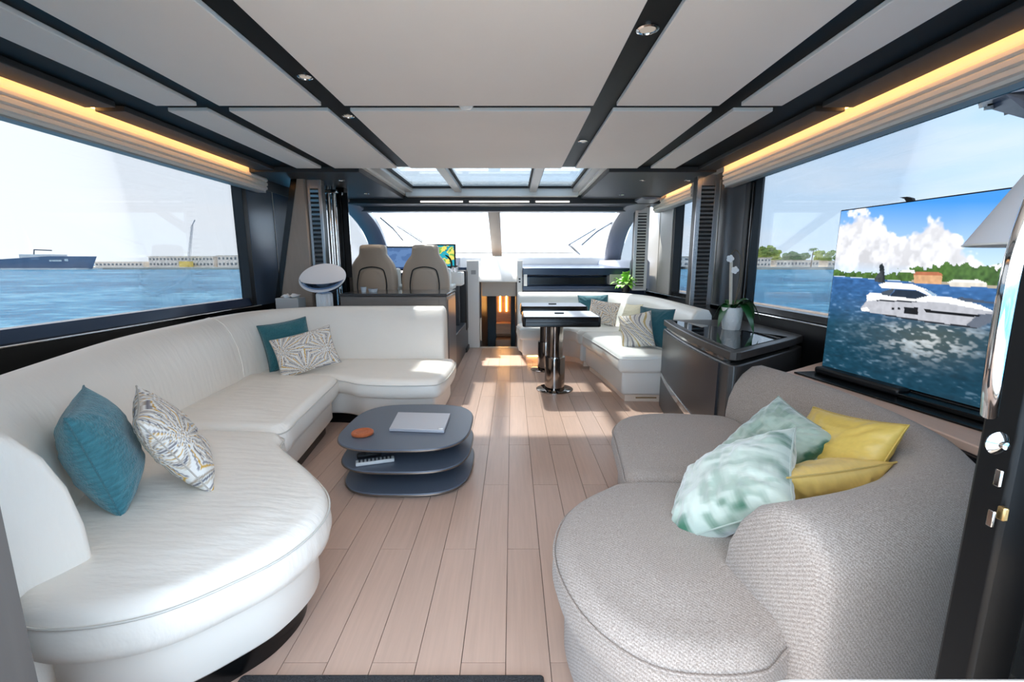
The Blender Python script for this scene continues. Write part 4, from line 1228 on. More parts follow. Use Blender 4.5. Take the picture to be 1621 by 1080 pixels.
# dashboard, port half with displays and wheel
db = thing('helm_console', 'dark helm console with displays under the windscreen', 'helm console', (-1.3, 6.6, 0.42))
MB().box(-2.05, -0.65, 6.30, 6.55, 0.30, 1.16).build('body', M_BLACKM, db, bevel=0.02)
MB().ext([(6.25, 1.12), (6.55, 1.34), (6.60, 1.34), (6.60, 1.10), (6.25, 1.08)], lambda p: (-1.95, p[0], p[1]), lambda p: (-0.76, p[0], p[1])).build('binnacle', M_NAVY, db, bevel=0.01)
def display(x0, x1, z0, z1, kind, lab):
    nx, nz = 60, 40
    xs = np.linspace(x0, x1, nx); zs = np.linspace(z0, z1, nz)
    X_, Z_ = np.meshgrid(xs, zs)
    yb = 6.225
    m = MB().box(x0 - 0.02, x1 + 0.02, yb, yb + 0.05, z0 - 0.02, z1 + 0.02).build('display', M_BLACKM, db, bevel=0.006)
    me = bpy.data.meshes.new('screen')
    o0 = ORG[db.name]
    pts = np.stack([X_, np.full(X_.shape, yb - 0.001), Z_], -1).reshape(-1, 3) - np.array(o0)
    id_ = np.arange(nx * nz).reshape(nz, nx)
    fs = np.stack([id_[:-1, :-1], id_[:-1, 1:], id_[1:, 1:], id_[1:, :-1]], -1).reshape(-1, 4)
    me.from_pydata(pts.tolist(), [], fs.tolist())
    n_ = vnoise((nz, nx), (4, 6), 40) * 0.6 + vnoise((nz, nx), (9, 13), 41) * 0.4
    im = np.zeros((nz, nx, 3))
    if kind == 'chart':
        im[:] = L3((40, 170, 190))
        im[n_ > 0.47] = L3((236, 226, 110)); im[n_ > 0.6] = L3((120, 180, 90)); im[(n_ > 0.44) & (n_ < 0.47)] = L3((30, 100, 130))
    else:
        im[:] = L3((80, 112, 160)); im[n_ > 0.5] = L3((96, 130, 178)); im[:4] = L3((40, 60, 100)); im[:, -12:] = L3((214, 210, 120))
    a = me.color_attributes.new('print', 'FLOAT_COLOR', 'POINT')
    a.data.foreach_set('color', np.concatenate([im.reshape(-1, 3), np.ones((nx * nz, 1))], 1).astype(np.float32).ravel())
    me.materials.append(attrmat('display_picture', 0.1, emission=0.8))
    so_ = bpy.data.objects.new('screen', me); COL.objects.link(so_); so_.parent = m
display(-1.72, -1.22, 1.18, 1.47, 'plan', '')
display(-1.16, -0.80, 1.22, 1.50, 'chart', '')
wh = thing('steering_wheel', 'black and chrome steering wheel ahead of the helm seats', 'steering wheel', (-1.02, 6.15, 1.2))
wc = Vector((-1.0, 6.16, 1.24)); wax = Vector((0, -0.85, 0.5)).normalized()
qw = wax.to_track_quat('Z', 'Y')
rim = [wc + qw @ Vector((0.17 * math.cos(a), 0.17 * math.sin(a), 0)) for a in [2 * math.pi * k / 32 for k in range(33)]]
MB().tube(rim, 0.013, 8).build('rim', M_BLACKM, wh, smooth=True)
for k in range(3):
    a = 2 * math.pi * k / 3 + math.pi / 2
    MB().bar(wc, wc + qw @ Vector((0.165 * math.cos(a), 0.165 * math.sin(a), 0)), 0.03, 0.008, wax).build('spoke', M_CHROME, wh)
MB().lathe([(0.04, -0.015), (0.045, 0.0), (0.035, 0.012), (0, 0.014)], wc, 20, wax).build('hub', M_BLACKM, wh, smooth=True)
# white throttle pod
tp_ = thing('throttle_pod', 'white throttle pod beside the companionway', 'throttle', (-0.74, 6.0, 0.9))
MB().box(-0.86, -0.665, 5.95, 6.24, 0.96, 1.145).build('pod', M_WHITE, tp_, bevel=0.02)
MB().box(-0.80, -0.72, 6.0, 6.12, 0.42, 0.96).build('leg', M_DARKGREY, tp_)
for x in (-0.79, -0.74):
    MB().tube([(x, 6.05, 1.145), (x, 6.03, 1.19), (x, 6.0, 1.22)], [0.008, 0.008, 0.014], 8).build('lever', M_CHROME, tp_, smooth=True)

# ================================================================== COMPANIONWAY
cw = struct(MB().box(-0.665, -0.485, 6.56, 6.66, 0.0, 1.30).build('wall_forward_left', M_WHITE, bevel=0.01), 'white panel at the port side of the companionway')
MB().box(-0.60, -0.53, 6.554, 6.56, 1.10, 1.16).build('switch_plate', M_LIGHTGREY, cw, bevel=0.002)
cr_ = struct(MB().box(0.075, 0.155, 6.60, 6.66, 0.0, 1.30).build('wall_forward_right', M_WHITE, bevel=0.01), 'white panel at the starboard side of the companionway')
for z in (0.99, 1.03):
    MB().box(0.10, 0.125, 6.594, 6.60, z - 0.012, z + 0.012).build('switch_plate', M_BLACKM, cr_, bevel=0.002)
hd = thing('companionway_hood', 'white sliding hood above the lit companionway stairs', 'hatch', (-0.2, 6.8, 0.95))
MB().ext([(6.58, 0.985), (6.58, 1.0), (6.66, 1.10), (7.1, 1.37), (7.6, 1.37), (7.6, 0.985)], lambda p: (-0.485, p[0], p[1]), lambda p: (0.075, p[0], p[1])).build('hood', M_WHITE, hd, bevel=0.02)
MB().box(-0.455, 0.07, 6.70, 6.73, 0.77, 0.985).build('lower_panel', mat('taupe_panel', (186, 178, 168), 0.5), hd)
M_WARMWOOD = mat('amber_veneer', (206, 148, 98), 0.4, noise=0.12, nscale=5, stretch=(1, 1, 8))
M_BROWN = mat('walnut_dark', (70, 50, 38), 0.4, noise=0.1, nscale=5, stretch=(1, 1, 8))
st = struct(MB().box(-0.60, 0.20, 8.40, 8.45, -1.2, 1.1).build('wall_companionway', M_WARMWOOD), 'warm wood wall at the foot of the companionway')
MB().box(-0.50, -0.46, 6.66, 8.40, -1.2, 0.985).build('side_lining', M_BROWN, st)
MB().box(0.06, 0.10, 6.66, 8.40, -1.2, 0.985).build('side_lining', M_BROWN, st)
MB().box(-0.46, -0.30, 8.33, 8.40, -0.4, 0.95).build('door_post', M_BLACKM, st)
MB().box(-0.02, 0.06, 8.33, 8.40, -0.4, 0.95).build('door_post', M_BLACKM, st)
MB().box(-0.46, 0.06, 6.66, 8.40, -0.45, -0.40).build('lower_floor', M_WARMWOOD, st)
for i, z in enumerate((-0.12, 0.16)):
    MB().box(-0.30, -0.02, 8.0 + 0.15 * i, 8.40, z - 0.2, z).build('stair_tread', M_WARMWOOD, st, bevel=0.01)
for x in (-0.225, -0.105):
    MB().box(x - 0.012, x + 0.012, 8.385, 8.398, 0.36, 0.95).build('light_strip', emis('companionway_led', (255, 190, 104), 15.0), st)
MB().tube([(-0.47, 6.67, 0.10), (-0.47, 6.62, 0.12), (-0.47, 6.60, 0.3), (-0.47, 6.62, 0.42), (-0.47, 6.67, 0.44)], 0.012, 8).build('grab_rail', mat('cream_rail', (232, 222, 204), 0.4), st, smooth=True)
struct(MB().box(-0.49, 0.08, 6.56, 6.66, -0.02, 0.004).build('trim_2', M_WHITE), 'white threshold of the companionway')

# ---- dash on the starboard half
ds = struct(MB().ext([(6.66, 0.0), (6.66, 0.86), (6.50, 0.86), (6.50, 0.93), (6.75, 0.93), (6.75, 1.06), (6.55, 1.09), (6.55, 1.19), (7.9, 1.25), (7.9, 0.0)], lambda p: (0.155, p[0], p[1]), lambda p: (1.98, p[0], p[1])).build('wall_forward_dash', M_NAVY, bevel=0.008), 'navy dashboard shelf forward of the dinette')
MB().box(0.26, 1.42, 6.735, 6.75, 0.945, 1.05).build('recess_panel', M_BLACK, ds)
MB().box(0.17, 0.22, 6.50, 6.53, 0.93, 1.10).build('shelf_post', M_WHITE, ds, bevel=0.004)
MB().box(1.43, 1.80, 6.54, 6.75, 0.95, 1.10).build('shelf_end', M_LIGHTGREY, ds, bevel=0.006)
struct(MB().box(-2.3, -0.64, 6.67, 7.9, 1.0, 1.20).build('wall_forward_dash_port', M_NAVY), 'navy dashboard top ahead of the helm')
# ---- leafy plant in the starboard forward corner
gp = Vector((1.60, 6.25, 0.86))
pl = thing('leafy_plant', 'bright green leafy plant behind the dinette corner', 'plant', gp)
MB().lathe([(0.05, 0), (0.07, 0.1), (0.065, 0.1), (0.0, 0.09)], gp, 20).build('pot', M_BLACKM, pl, smooth=True)
M_GLEAF = mat('bright_leaf', (120, 184, 60), 0.45, noise=0.25, nscale=9)
rg = random.Random(3)
lf0 = None
for i in range(46):
    a = rg.uniform(0, 2 * math.pi); el = rg.uniform(-0.1, 1.4)
    d = Vector((math.cos(a) * math.cos(el), math.sin(a) * math.cos(el), math.sin(el)))
    b0 = gp + Vector((0, 0, 0.10)) + d * rg.uniform(0.02, 0.14)
    leaf(b0, d, rg.uniform(0.07, 0.13), 0.055, 0.02, 0.05, 'leaf', M_GLEAF, pl, n=5)

# ================================================================== PILLARS
def louver(nm, label, x0, x1, z0, z1, y, m, slots, mb_m, facing=0.0):
    t = thing(nm, label, 'air vent', ((x0 + x1) / 2, y, z0), 'louvred vent pillars')
    MB().box(x0, x1, y + 0.012, y + 0.10, z0, z1).build('back_panel', M_BLACKM, t)
    sx0, sx1 = x0 + (x1 - x0) * 0.2, x1 - (x1 - x0) * 0.2
    MB().box(x0, sx0, y, y + 0.02, z0, z1).build('side_rail', m, t, bevel=0.002)
    MB().box(sx1, x1, y, y + 0.02, z0, z1).build('side_rail', m, t, bevel=0.002)
    zt0, zt1 = z0 + 0.03, z1 - 0.10
    MB().box(sx0, sx1, y, y + 0.02, zt1, z1).build('head_plate', m, t)
    MB().box(sx0, sx1, y, y + 0.02, z0, zt0).build('foot_plate', m, t)
    p = (zt1 - zt0) / slots
    first = None
    for k in range(slots):
        z = zt0 + p * (k + 0.5)
        if first is None:
            first = MB().obox(((sx0 + sx1) / 2, y + 0.008, z), (1, 0, 0), (0, 1, 0.35), (0, -0.35, 1), (sx1 - sx0) / 2, 0.010, p * 0.26).build('slat', m, t)
        else:
            c = first.copy(); COL.objects.link(c); c.parent = t
            c.location = (0, 0, p * k)
    return t
louver('louvred_vent', 'chrome louvred vent pillar beside the orchid', 1.775, 1.985, 0.79, 2.09, 4.42, mat('polished_vent', (200, 200, 202), 0.22, metal=0.75), 30, None)
louver('louvred_vent', 'white louvred vent pillar beside the windscreen', 1.70, 1.90, 0.88, 2.04, 6.30, mat('white_vent', (226, 224, 222), 0.25, metal=0.3), 26, None)
louver('louvred_vent', 'grey louvred vent pillar beside the taupe pillar', -2.045, -1.905, 0.98, 2.09, 4.60, M_BRUSH, 22, None)
tpil = thing('taupe_pillar', 'taupe veneer pillar between the port window and the vent', 'pillar', (-2.2, 4.65, 0.79))
MB().ext([(-2.12, 2.09), (-2.05, 2.09), (-2.05, 0.79), (-2.40, 0.79), (-2.36, 1.0)], lambda p: (p[0], 4.56, p[1]), lambda p: (p[0], 4.80, p[1])).build('face', M_TAUPEWOOD, tpil, bevel=0.01)
MB().ext([(-2.18, 2.09), (-2.12, 2.09), (-2.36, 1.0), (-2.40, 0.79), (-2.47, 0.79), (-2.42, 1.0)], lambda p: (p[0], 4.57, p[1]), lambda p: (p[0], 4.82, p[1])).build('black_edge', M_BLACK, tpil)
MB().box(-2.05, -1.90, 4.62, 4.80, 0.79, 0.98).build('foot', M_BLACKM, tpil)
# chrome poles and the dark post with a mirror strip behind the vent
pp = thing('grab_pole', 'pair of polished grab poles behind the grey vent', 'grab pole', (-1.99, 4.95, 0.79))
for x in (-1.985, -1.93):
    MB().tube([(x, 4.98, 0.79), (x, 4.98, 2.08)], 0.022, 14).build('tube', M_CHROME, pp, smooth=True)
MB().box(-2.03, -1.88, 4.95, 5.01, 2.00, 2.04).build('bracket', M_CHROME, pp, bevel=0.01)
struct(MB().box(-1.93, -1.84, 5.05, 5.16, 0.42, 2.08).build('trim_3', M_BLACK), 'black post beside the helm')
MB().box(-1.862, -1.80, 5.04, 5.05, 1.10, 2.02).build('mirror_strip', M_CHROME, bpy.data.objects['trim_3'])

# ================================================================== FORWARD COACHROOF, SKYLIGHT, WINDSCREEN
FC = -0.255
rfw = struct(MB().box(-2.45, FC - 1.14, 4.235, 6.30, 2.075, 2.125).build('ceiling_forward', M_SOFFIT, bevel=0.004), 'charcoal soffit around the skylight')
MB().box(FC + 1.14, 1.865, 4.235, 6.30, 2.075, 2.125).build('board', M_SOFFIT, rfw, bevel=0.004)
MB().box(-2.45, 2.0, 5.95, 6.32, 2.02, 2.12).build('header', M_SOFFIT, rfw, bevel=0.01)
MB().box(-2.3, 1.85, 6.32, 6.50, 1.965, 2.06).build('header', mat('header_grey', (84, 86, 92), 0.4), rfw, bevel=0.01)
for a, b in ((-0.93, -0.38), (-0.30, 0.48), (0.56, 1.0)):
    MB().box(FC + a, FC + b, 5.944, 5.952, 2.035, 2.055).build('light_slot', emis('slot_white', (255, 250, 244), 1.1), rfw)
# outer roof boards, leaving the skylight open
struct(MB().box(-2.6, FC - 1.10, 4.28, 6.5, 2.125, 2.30).build('roof_forward', M_WHITE), 'white coachroof around the skylight')
MB().box(FC + 1.10, 2.15, 4.28, 6.5, 2.125, 2.30).build('board', M_WHITE, bpy.data.objects['roof_forward'])
MB().box(FC - 1.10, FC + 1.10, 5.98, 6.5, 2.125, 2.30).build('board', M_WHITE, bpy.data.objects['roof_forward'])
sk = struct(MB().box(FC - 1.10, FC + 1.10, 4.24, 4.30, 2.13, 2.24).build('window_4', M_WHITE), 'three-pane glass skylight over the helm')
MB().box(FC - 1.10, FC + 1.10, 5.86, 5.98, 2.10, 2.25).build('frame', M_WHITE, sk, bevel=0.006)
for x in (-1.10, -0.475, 0.475, 1.02):
    w_ = 0.09
    MB().box(FC + x - (0 if x > -1 else 0.0), FC + x + w_, 4.30, 5.88, 2.15, 2.24).build('frame', M_LIGHTGREY, sk, bevel=0.004)
for a, b in ((-1.01, -0.475), (-0.385, 0.475), (0.565, 1.02)):
    MB().box(FC + a, FC + b, 4.30, 5.87, 2.222, 2.232).build('pane', M_SKYGLASS, sk)
    for x in (a, b - 0.018):
        MB().box(FC + x, FC + x + 0.018, 4.30, 5.86, 2.195, 2.222).build('gasket', M_BLACKRUB, sk)
    MB().box(FC + a, FC + b, 5.84, 5.86, 2.195, 2.222).build('gasket', M_BLACKRUB, sk)
# windscreen: two raked panes, centre mullion, curved side pillars
ws = struct(MB().bar((FC + 0.0, 6.42, 2.0), (FC + 0.0, 7.86, 1.36), 0.17, 0.05).build('window_5', mat('mullion_taupe', (140, 128, 118), 0.4), bevel=0.008), 'raked windscreen in two panes with a centre mullion')
YT, ZTOP, YBm, ZBm = 6.45, 2.0, 7.9, 1.36
for s_ in (-1, 1):
    tx, bx = 1.72, 1.92
    vs = [(FC + s_ * 0.085, YT, ZTOP), (FC + s_ * tx, YT, ZTOP), (FC + s_ * bx, YBm, ZBm), (FC + s_ * 0.085, YBm, ZBm)]
    vs2 = [(x, y + 0.006, z + 0.006) for x, y, z in vs]
    MB().add(vs + vs2, [(0, 1, 2, 3), (7, 6, 5, 4), (0, 4, 5, 1), (1, 5, 6, 2), (2, 6, 7, 3), (3, 7, 4, 0)]).build('pane', M_WINDSCREEN, ws)
    # side pillar with a soft curve
    pth = smoothpts([(FC + s_ * 2.02, 5.75, 2.10), (FC + s_ * 1.93, 6.30, 2.03), (FC + s_ * 1.90, 6.9, 1.82), (FC + s_ * 1.95, 7.5, 1.52), (FC + s_ * 2.02, 7.95, 1.25)], 5)
    rs = []
    for i, p in enumerate(pth):
        d = (pth[min(i + 1, len(pth) - 1)] - pth[max(i - 1, 0)]).normalized()
        sd_ = Vector((1, 0, 0)); up_ = sd_.cross(d).normalized()
        hw, hh = 0.14, 0.055
        rs.append([p + sd_ * (hw * a) + up_ * (hh * b) for a, b in ((-1, -0.6), (-0.7, -1), (0.7, -1), (1, -0.6), (1, 0.6), (0.7, 1), (-0.7, 1), (-1, 0.6))])
    MB().rings(rs).build('side_post', mat('pillar_grey', (150, 150, 156), 0.4), ws, smooth=True, angle=30)
MB().box(FC - 2.0, FC + 2.0, 7.86, 7.98, 1.18, 1.36).build('lower_frame', M_WHITE, ws)
# forward side windows and walls below them
for s_, nm, lab in ((-1, 'window_6', 'port quarter window beside the helm'), (1, 'window_7', 'starboard quarter window beside the dashboard')):
    vs = [(FC + s_ * 2.12, 5.1 if s_ < 0 else 6.75, 1.20), (FC + s_ * 2.10, 8.0, 1.20), (FC + s_ * 2.05, 6.6, 2.0), (FC + s_ * 2.12, 5.1 if s_ < 0 else 6.5, 2.08)]
    vs2 = [(x + s_ * 0.006, y, z) for x, y, z in vs]
    o = struct(MB().box(FC + s_ * 2.06, FC + s_ * 2.16, 5.05 if s_ < 0 else 6.7, 8.0, 0.0, 1.20).build(nm, M_BLUEGREY), lab)
    MB().add(vs + vs2, [(0, 1, 2, 3), (7, 6, 5, 4), (0, 4, 5, 1), (1, 5, 6, 2), (2, 6, 7, 3), (3, 7, 4, 0)]).build('pane', M_GLASS, o)
# moulded wing where the dashboard meets the starboard side
wgp = [(1.50, 7.9), (1.55, 7.2), (1.66, 6.75), (1.72, 6.55), (1.98, 6.45), (1.98, 7.9)]
struct(slab(MB(), v2(wgp), [(0.0, 0.9), (0.0, 1.27), (0.03, 1.31)]).build('trim_4', mat('pearl_grey', (170, 178, 196), 0.35), smooth=True), 'moulded pearl grey dashboard wing by the leafy plant')
# wipers outside the windscreen
def wiper(label, pts, blade):
    t = thing('windscreen_wiper', label, 'wiper', pts[0], 'windscreen wipers')
    MB().tube(pts, 0.010, 6).build('arm', M_BLACKM, t, smooth=True)
    MB().tube([(x + 0.02, y + 0.03, z + 0.01) for x, y, z in pts], 0.006, 6).build('parallel_arm', M_BLACKM, t, smooth=True)
    MB().tube(blade, 0.012, 6).build('blade', M_BLACKRUB, t, smooth=True)
def wsp(u, v):
    r = ray(u, v)      # point on the raked glass plane, a little outside it
    n_ = Vector((0, ZTOP - ZBm, YBm - YT)); p0 = Vector((0, YT + 0.03, ZTOP + 0.03))
    o_ = Vector((0, 0, HCAM))
    t = (p0 - o_).dot(n_) / r.dot(n_)
    return o_ + r * t
wiper('long black wiper parked on the starboard windscreen pane', [wsp(918, 404), wsp(905, 392), wsp(900, 388), wsp(942, 363)], [wsp(921, 388), wsp(945, 367), wsp(968, 353)])
wiper('long black wiper parked on the port windscreen pane', [wsp(668, 384), wsp(650, 372), wsp(628, 358)], [wsp(638, 381), wsp(622, 362), wsp(602, 345)])
# foredeck seen over the dash
fd = struct(MB().ext([(8.05, 1.30), (8.25, 1.40), (9.2, 1.46), (13.5, 1.52), (13.5, 1.0), (8.05, 1.0)], lambda p: (-2.3, p[0], p[1]), lambda p: (1.9, p[0], p[1])).build('floor_foredeck', M_WHITE), 'white foredeck ahead of the windscreen')
MB().box(-1.9, 1.5, 10.2, 13.2, 1.50, 1.66).build('sunpad', mat('sunpad_cream', (236, 226, 216), 0.7), fd, bevel=0.04)

# ---- downlights
def downlight(label, x, y, z, r=0.035):
    t = thing('downlight', label, 'downlight', (x, y, z), 'ceiling downlights')
    MB().lathe([(r, 0.0), (r, -0.004), (r * 0.8, -0.007), (r * 0.72, -0.003), (r * 0.72, 0.0)], (x, y, z), 24).build('bezel', M_CHROME, t, smooth=True)
    MB().lathe([(r * 0.7, -0.002), (0.0, -0.0015)], (x, y, z), 24).build('lens', emis('downlight_lens', (255, 240, 224), 0.3), t, smooth=True)
    ld = bpy.data.lights.new('downlight_beam', 'SPOT')
    ld.energy = 6.0; ld.spot_size = R(120); ld.spot_blend = 0.8; ld.color = (1.0, 0.88, 0.76); ld.shadow_soft_size = 0.03
    lo = bpy.data.objects.new('downlight_beam', ld); COL.objects.link(lo); lo.parent = t
    lo.location = (0, 0, -0.012)
zb = 2.1215
downlight('large downlight in the starboard ceiling beam closest to the doorway', 0.51, 1.84, zb, 0.042)
downlight('downlight in the port ceiling beam just aft of the cross joint', CX - 0.742, 2.27, zb)
downlight('downlight in the port ceiling beam just forward of the cross joint', CX - 0.742, 2.83, zb)
downlight('downlight in the starboard ceiling beam halfway to the skylight', 0.51, 3.38, zb)
zs = 2.0745
downlight('downlight in the port soffit beside the aft end of the skylight', -1.70, 4.62, zs, 0.03)
downlight('downlight in the port soffit beside the forward end of the skylight', -1.72, 5.45, zs, 0.03)
downlight('downlight in the starboard soffit beside the aft end of the skylight', 1.30, 4.62, zs, 0.03)
downlight('downlight in the starboard soffit beside the forward end of the skylight', 1.32, 5.55, zs, 0.03)
downlight('downlight in the soffit above the chrome vent pillar', 1.75, 4.62, zs, 0.03)
sp = thing('smoke_detector', 'small white detector dome on the ceiling cross joint', 'detector', (CX - 0.02, 2.64, zb))
MB().lathe([(0.038, 0.0), (0.038, -0.012), (0.028, -0.022), (0.0, -0.026)], (CX - 0.02, 2.64, zb), 24).build('dome', M_WHITE, sp, smooth=True)
MB().lathe([(0.044, 0.0), (0.044, -0.005), (0.038, -0.006)], (CX - 0.02, 2.64, zb), 24).build('base_ring', M_LIGHTGREY, sp, smooth=True)

# ---- shaded lamp standing on the shelf beside the television
lx, ly = 1.60, 1.20
sl = thing('shaded_lamp', 'grey cone-shaded lamp standing beside the television', 'lamp', (lx, ly, 0.645))
MB().lathe([(0.285, 1.305), (0.288, 1.305), (0.075, 1.72), (0.072, 1.72)], (lx, ly, 0), 40).build('shade', mat('lampshade_grey', (228, 228, 232), 0.8), sl, smooth=True)
MB().tube([(lx + 0.287 * math.cos(a), ly + 0.287 * math.sin(a), 1.305) for a in [2 * math.pi * k / 40 for k in range(41)]], 0.0035, 6).build('trim_ring', M_WHITE, sl, smooth=True)
MB().lathe([(0.06, 0.6452), (0.06, 0.66), (0.012, 0.675), (0.012, 1.72), (0.0, 1.72)], (lx, ly, 0), 24).build('stem', M_BLACKM, sl, smooth=True)
MB().lathe([(0.012, 1.72), (0.022, 1.735), (0.022, 1.75), (0.0, 1.76)], (lx, ly, 0), 16).build('finial', M_BLACKM, sl, smooth=True)

# ================================================================== OUTSIDE
WZ = -2.0
M_WATER = mat('harbour_water', (20, 104, 158), 0.3, spec=0.06)
def water_nodes():
    n, l = M_WATER.node_tree.nodes, M_WATER.node_tree.links
    b = n['Principled BSDF']
    t = n.new('ShaderNodeTexCoord')
    facs = []
    for sc_, rot in ((0.9, 0.3), (0.16, 0.8), (0.035, -0.4)):
        mp = n.new('ShaderNodeMapping'); mp.inputs['Scale'].default_value = (sc_ * 0.55, sc_, sc_); mp.inputs['Rotation'].default_value = (0, 0, rot)
        l.new(t.outputs['Object'], mp.inputs[0])
        nz = n.new('ShaderNodeTexNoise'); nz.inputs['Scale'].default_value = 1.0; nz.inputs['Detail'].default_value = 5; nz.inputs['Roughness'].default_value = 0.65
        l.new(mp.outputs[0], nz.inputs['Vector']); facs.append(nz)
    a = n.new('ShaderNodeMath'); a.operation = 'ADD'; l.new(facs[0].outputs['Fac'], a.inputs[0]); l.new(facs[1].outputs['Fac'], a.inputs[1])
    a2 = n.new('ShaderNodeMath'); a2.operation = 'ADD'; l.new(a.outputs[0], a2.inputs[0]); l.new(facs[2].outputs['Fac'], a2.inputs[1])
    rp = n.new('ShaderNodeValToRGB')
    mr_ = n.new('ShaderNodeMapRange'); mr_.inputs['From Min'].default_value = 1.1; mr_.inputs['From Max'].default_value = 1.9
    l.new(a2.outputs[0], mr_.inputs['Value']); l.new(mr_.outputs[0], rp.inputs[0])
    e0, e1 = rp.color_ramp.elements
    e0.position = 0.1; e0.color = (*lin((8, 70, 108)), 1)
    e1.position = 0.95; e1.color = (*lin((122, 182, 204)), 1)
    em = rp.color_ramp.elements.new(0.5); em.color = (*lin((20, 112, 152)), 1)
    l.new(rp.outputs[0], b.inputs['Base Color'])
    bp = n.new('ShaderNodeBump'); bp.inputs['Strength'].default_value = 0.8; bp.inputs['Distance'].default_value = 0.5
    l.new(a2.outputs[0], bp.inputs['Height']); l.new(bp.outputs[0], b.inputs['Normal'])
water_nodes()
wt = MB().add([(-2500, -600, WZ), (2500, -600, WZ), (2500, 4000, WZ), (-2500, 4000, WZ)], [(0, 1, 2, 3)]).build('harbour_water', M_WATER)
wt['kind'] = 'stuff'; wt['label'] = 'rippled blue harbour water all around the boat'; wt['category'] = 'water'
def far(u, Y):
    """ground point at the water line in view direction u, at depth Y"""
    return (u - 810.5) / 700 * Y * math.cos(PITCH)
M_QUAY = mat('quay_sand', (222, 210, 192), 0.9, noise=0.06, nscale=0.05)
M_HOUSE = mat('house_white', (236, 232, 226), 0.8)
M_ROOF = mat('house_roof', (206, 196, 184), 0.8)
M_WIN = mat('far_window', (120, 130, 140), 0.3)
struct(MB().box(-700, -120, 268, 420, WZ, WZ + 1.3).build('shore_port', M_QUAY), 'low quay on the port shore')
struct(MB().box(110, 700, 262, 420, WZ, WZ + 1.5).build('shore_starboard', M_QUAY), 'pale seawall on the starboard shore')

def building(label, x0, x1, y, hgt, rows, n, dep=18, group=None, roofm=M_HOUSE, z0=WZ + 1.3):
    t = thing('building', label, 'building', ((x0 + x1) / 2, y, z0), group)
    MB().box(x0, x1, y, y + dep, z0, z0 + hgt).build('wall', M_HOUSE, t)
    MB().box(x0 - 0.6, x1 + 0.6, y - 0.6, y + dep, z0 + hgt, z0 + hgt + 0.5).build('roof', roofm, t)
    first = None
    ww = (x1 - x0) / n
    for r_ in range(rows):
        for k in range(n):
            if first is None:
                first = MB().box(x0 + ww * 0.25, x0 + ww * 0.75, y - 0.15, y + 0.1, z0 + hgt * (0.35 / rows), z0 + hgt * (0.75 / rows)).build('window', M_WIN, t)
            else:
                c = first.copy(); COL.objects.link(c); c.parent = t
                c.location = (ww * k, 0, hgt / rows * r_)
Y0 = 290
building('long white terminal building with two window rows beside the crane', far(236, Y0), far(338, Y0), Y0, 6.5, 2, 18)
building('white building at the forward edge of the port window', far(345, Y0), far(402, Y0), Y0, 7.0, 2, 9)
building('low cream sheds between the ship and the terminal', far(150, Y0), far(226, Y0), Y0, 3.0, 1, 12)
# crane
cb = Vector((far(297, 285), 285, WZ + 1.3))
cn = thing('harbour_crane', 'lattice harbour crane with a yellow cab beside the terminal', 'crane', cb)
M_CR = mat('crane_grey', (178, 180, 188), 0.6)
top = cb + Vector((6.0, 0, 26))
M_YEL = mat('crane_yellow', (236, 212, 120), 0.6)
MB().box(cb.x - 4, cb.x + 1.5, 283, 288, cb.z, cb.z + 3.6).build('cab', M_YEL, cn)
lat = MB()
d = top - cb
for ox, oy in ((-0.6, -0.6), (0.6, -0.6), (0.6, 0.6), (-0.6, 0.6)):
    lat.bar(cb + Vector((ox, oy, 0)), top + Vector((ox * 0.5, oy * 0.5, 0)), 0.16, 0.16)
for k in range(16):
    a = cb + d * (k / 16) + Vector((-0.6 if k % 2 else 0.6, -0.6, 0)); b = cb + d * ((k + 1) / 16) + Vector((0.6 if k % 2 else -0.6, -0.6, 0))
    lat.bar(a, b, 0.1, 0.1)
lat.build('boom', M_CR, cn)
MB().tube([top, top + Vector((2.0, 0, 3.0))], 0.3, 6).build('jib', M_CR, cn)
# ship
Y1 = 250
sx0, sx1 = far(-160, Y1), far(134, Y1)
shp_ = thing('cargo_ship', 'dark-hulled ship moored on the port shore', 'ship', (sx1, Y1, WZ))
def hull_ring(f, z):
    x = sx0 + (sx1 - sx0) * f
    w = 7 * min(1.0, (1 - f) * 5 + 0.02)
    return x, w
rs = []
for f_ in (0.0, 0.5, 0.8, 0.88, 0.94, 0.98, 1.0):
    x = sx0 + (sx1 - sx0) * f_
    w = 7.0 * min(1.0, (1 - f_) * 6 + 0.01)
    ht = 5.0 + (1.9 if f_ > 0.78 else 0.0)
    rk = 3.5 if f_ > 0.9 else 0.0
    rs.append([(x - rk, Y1 + 8 - w * 0.8, WZ + 0.6), (x, Y1 + 8 - w, WZ + 0.6 + ht), (x, Y1 + 8 + w, WZ + 0.6 + ht), (x - rk, Y1 + 8 + w * 0.8, WZ + 0.6)])
MB().rings(rs).build('hull', mat('ship_hull', (112, 124, 146), 0.5), shp_)
MB().box(sx0, sx1 - 5, Y1 - 0.2, Y1 + 16, WZ - 0.5, WZ + 0.9).build('waterline_stripe', M_HOUSE, shp_)
MB().box(far(20, Y1), far(75, Y1), Y1 + 4, Y1 + 12, WZ + 5, WZ + 8.6).build('deckhouse', M_HOUSE, shp_)
for k, u in enumerate((77, 82, 87, 92)):
    MB().box(far(u, Y1), far(u + 3.6, Y1), Y1 + 0.6, Y1 + 1.0, WZ + 4.6, WZ + 5.5).build('lettering', M_HOUSE, shp_)
MB().box(far(101, Y1), far(106, Y1), Y1 + 0.7, Y1 + 1.0, WZ + 4.8, WZ + 6.0).build('emblem', M_HOUSE, shp_)
MB().tube([(far(38, Y1), Y1 + 6, WZ + 8), (far(40, Y1), Y1 + 6, WZ + 11.2), (far(68, Y1), Y1 + 6, WZ + 10.8)], 0.35, 6).build('deck_crane', mat('ship_crane', (60, 70, 80), 0.6), shp_)

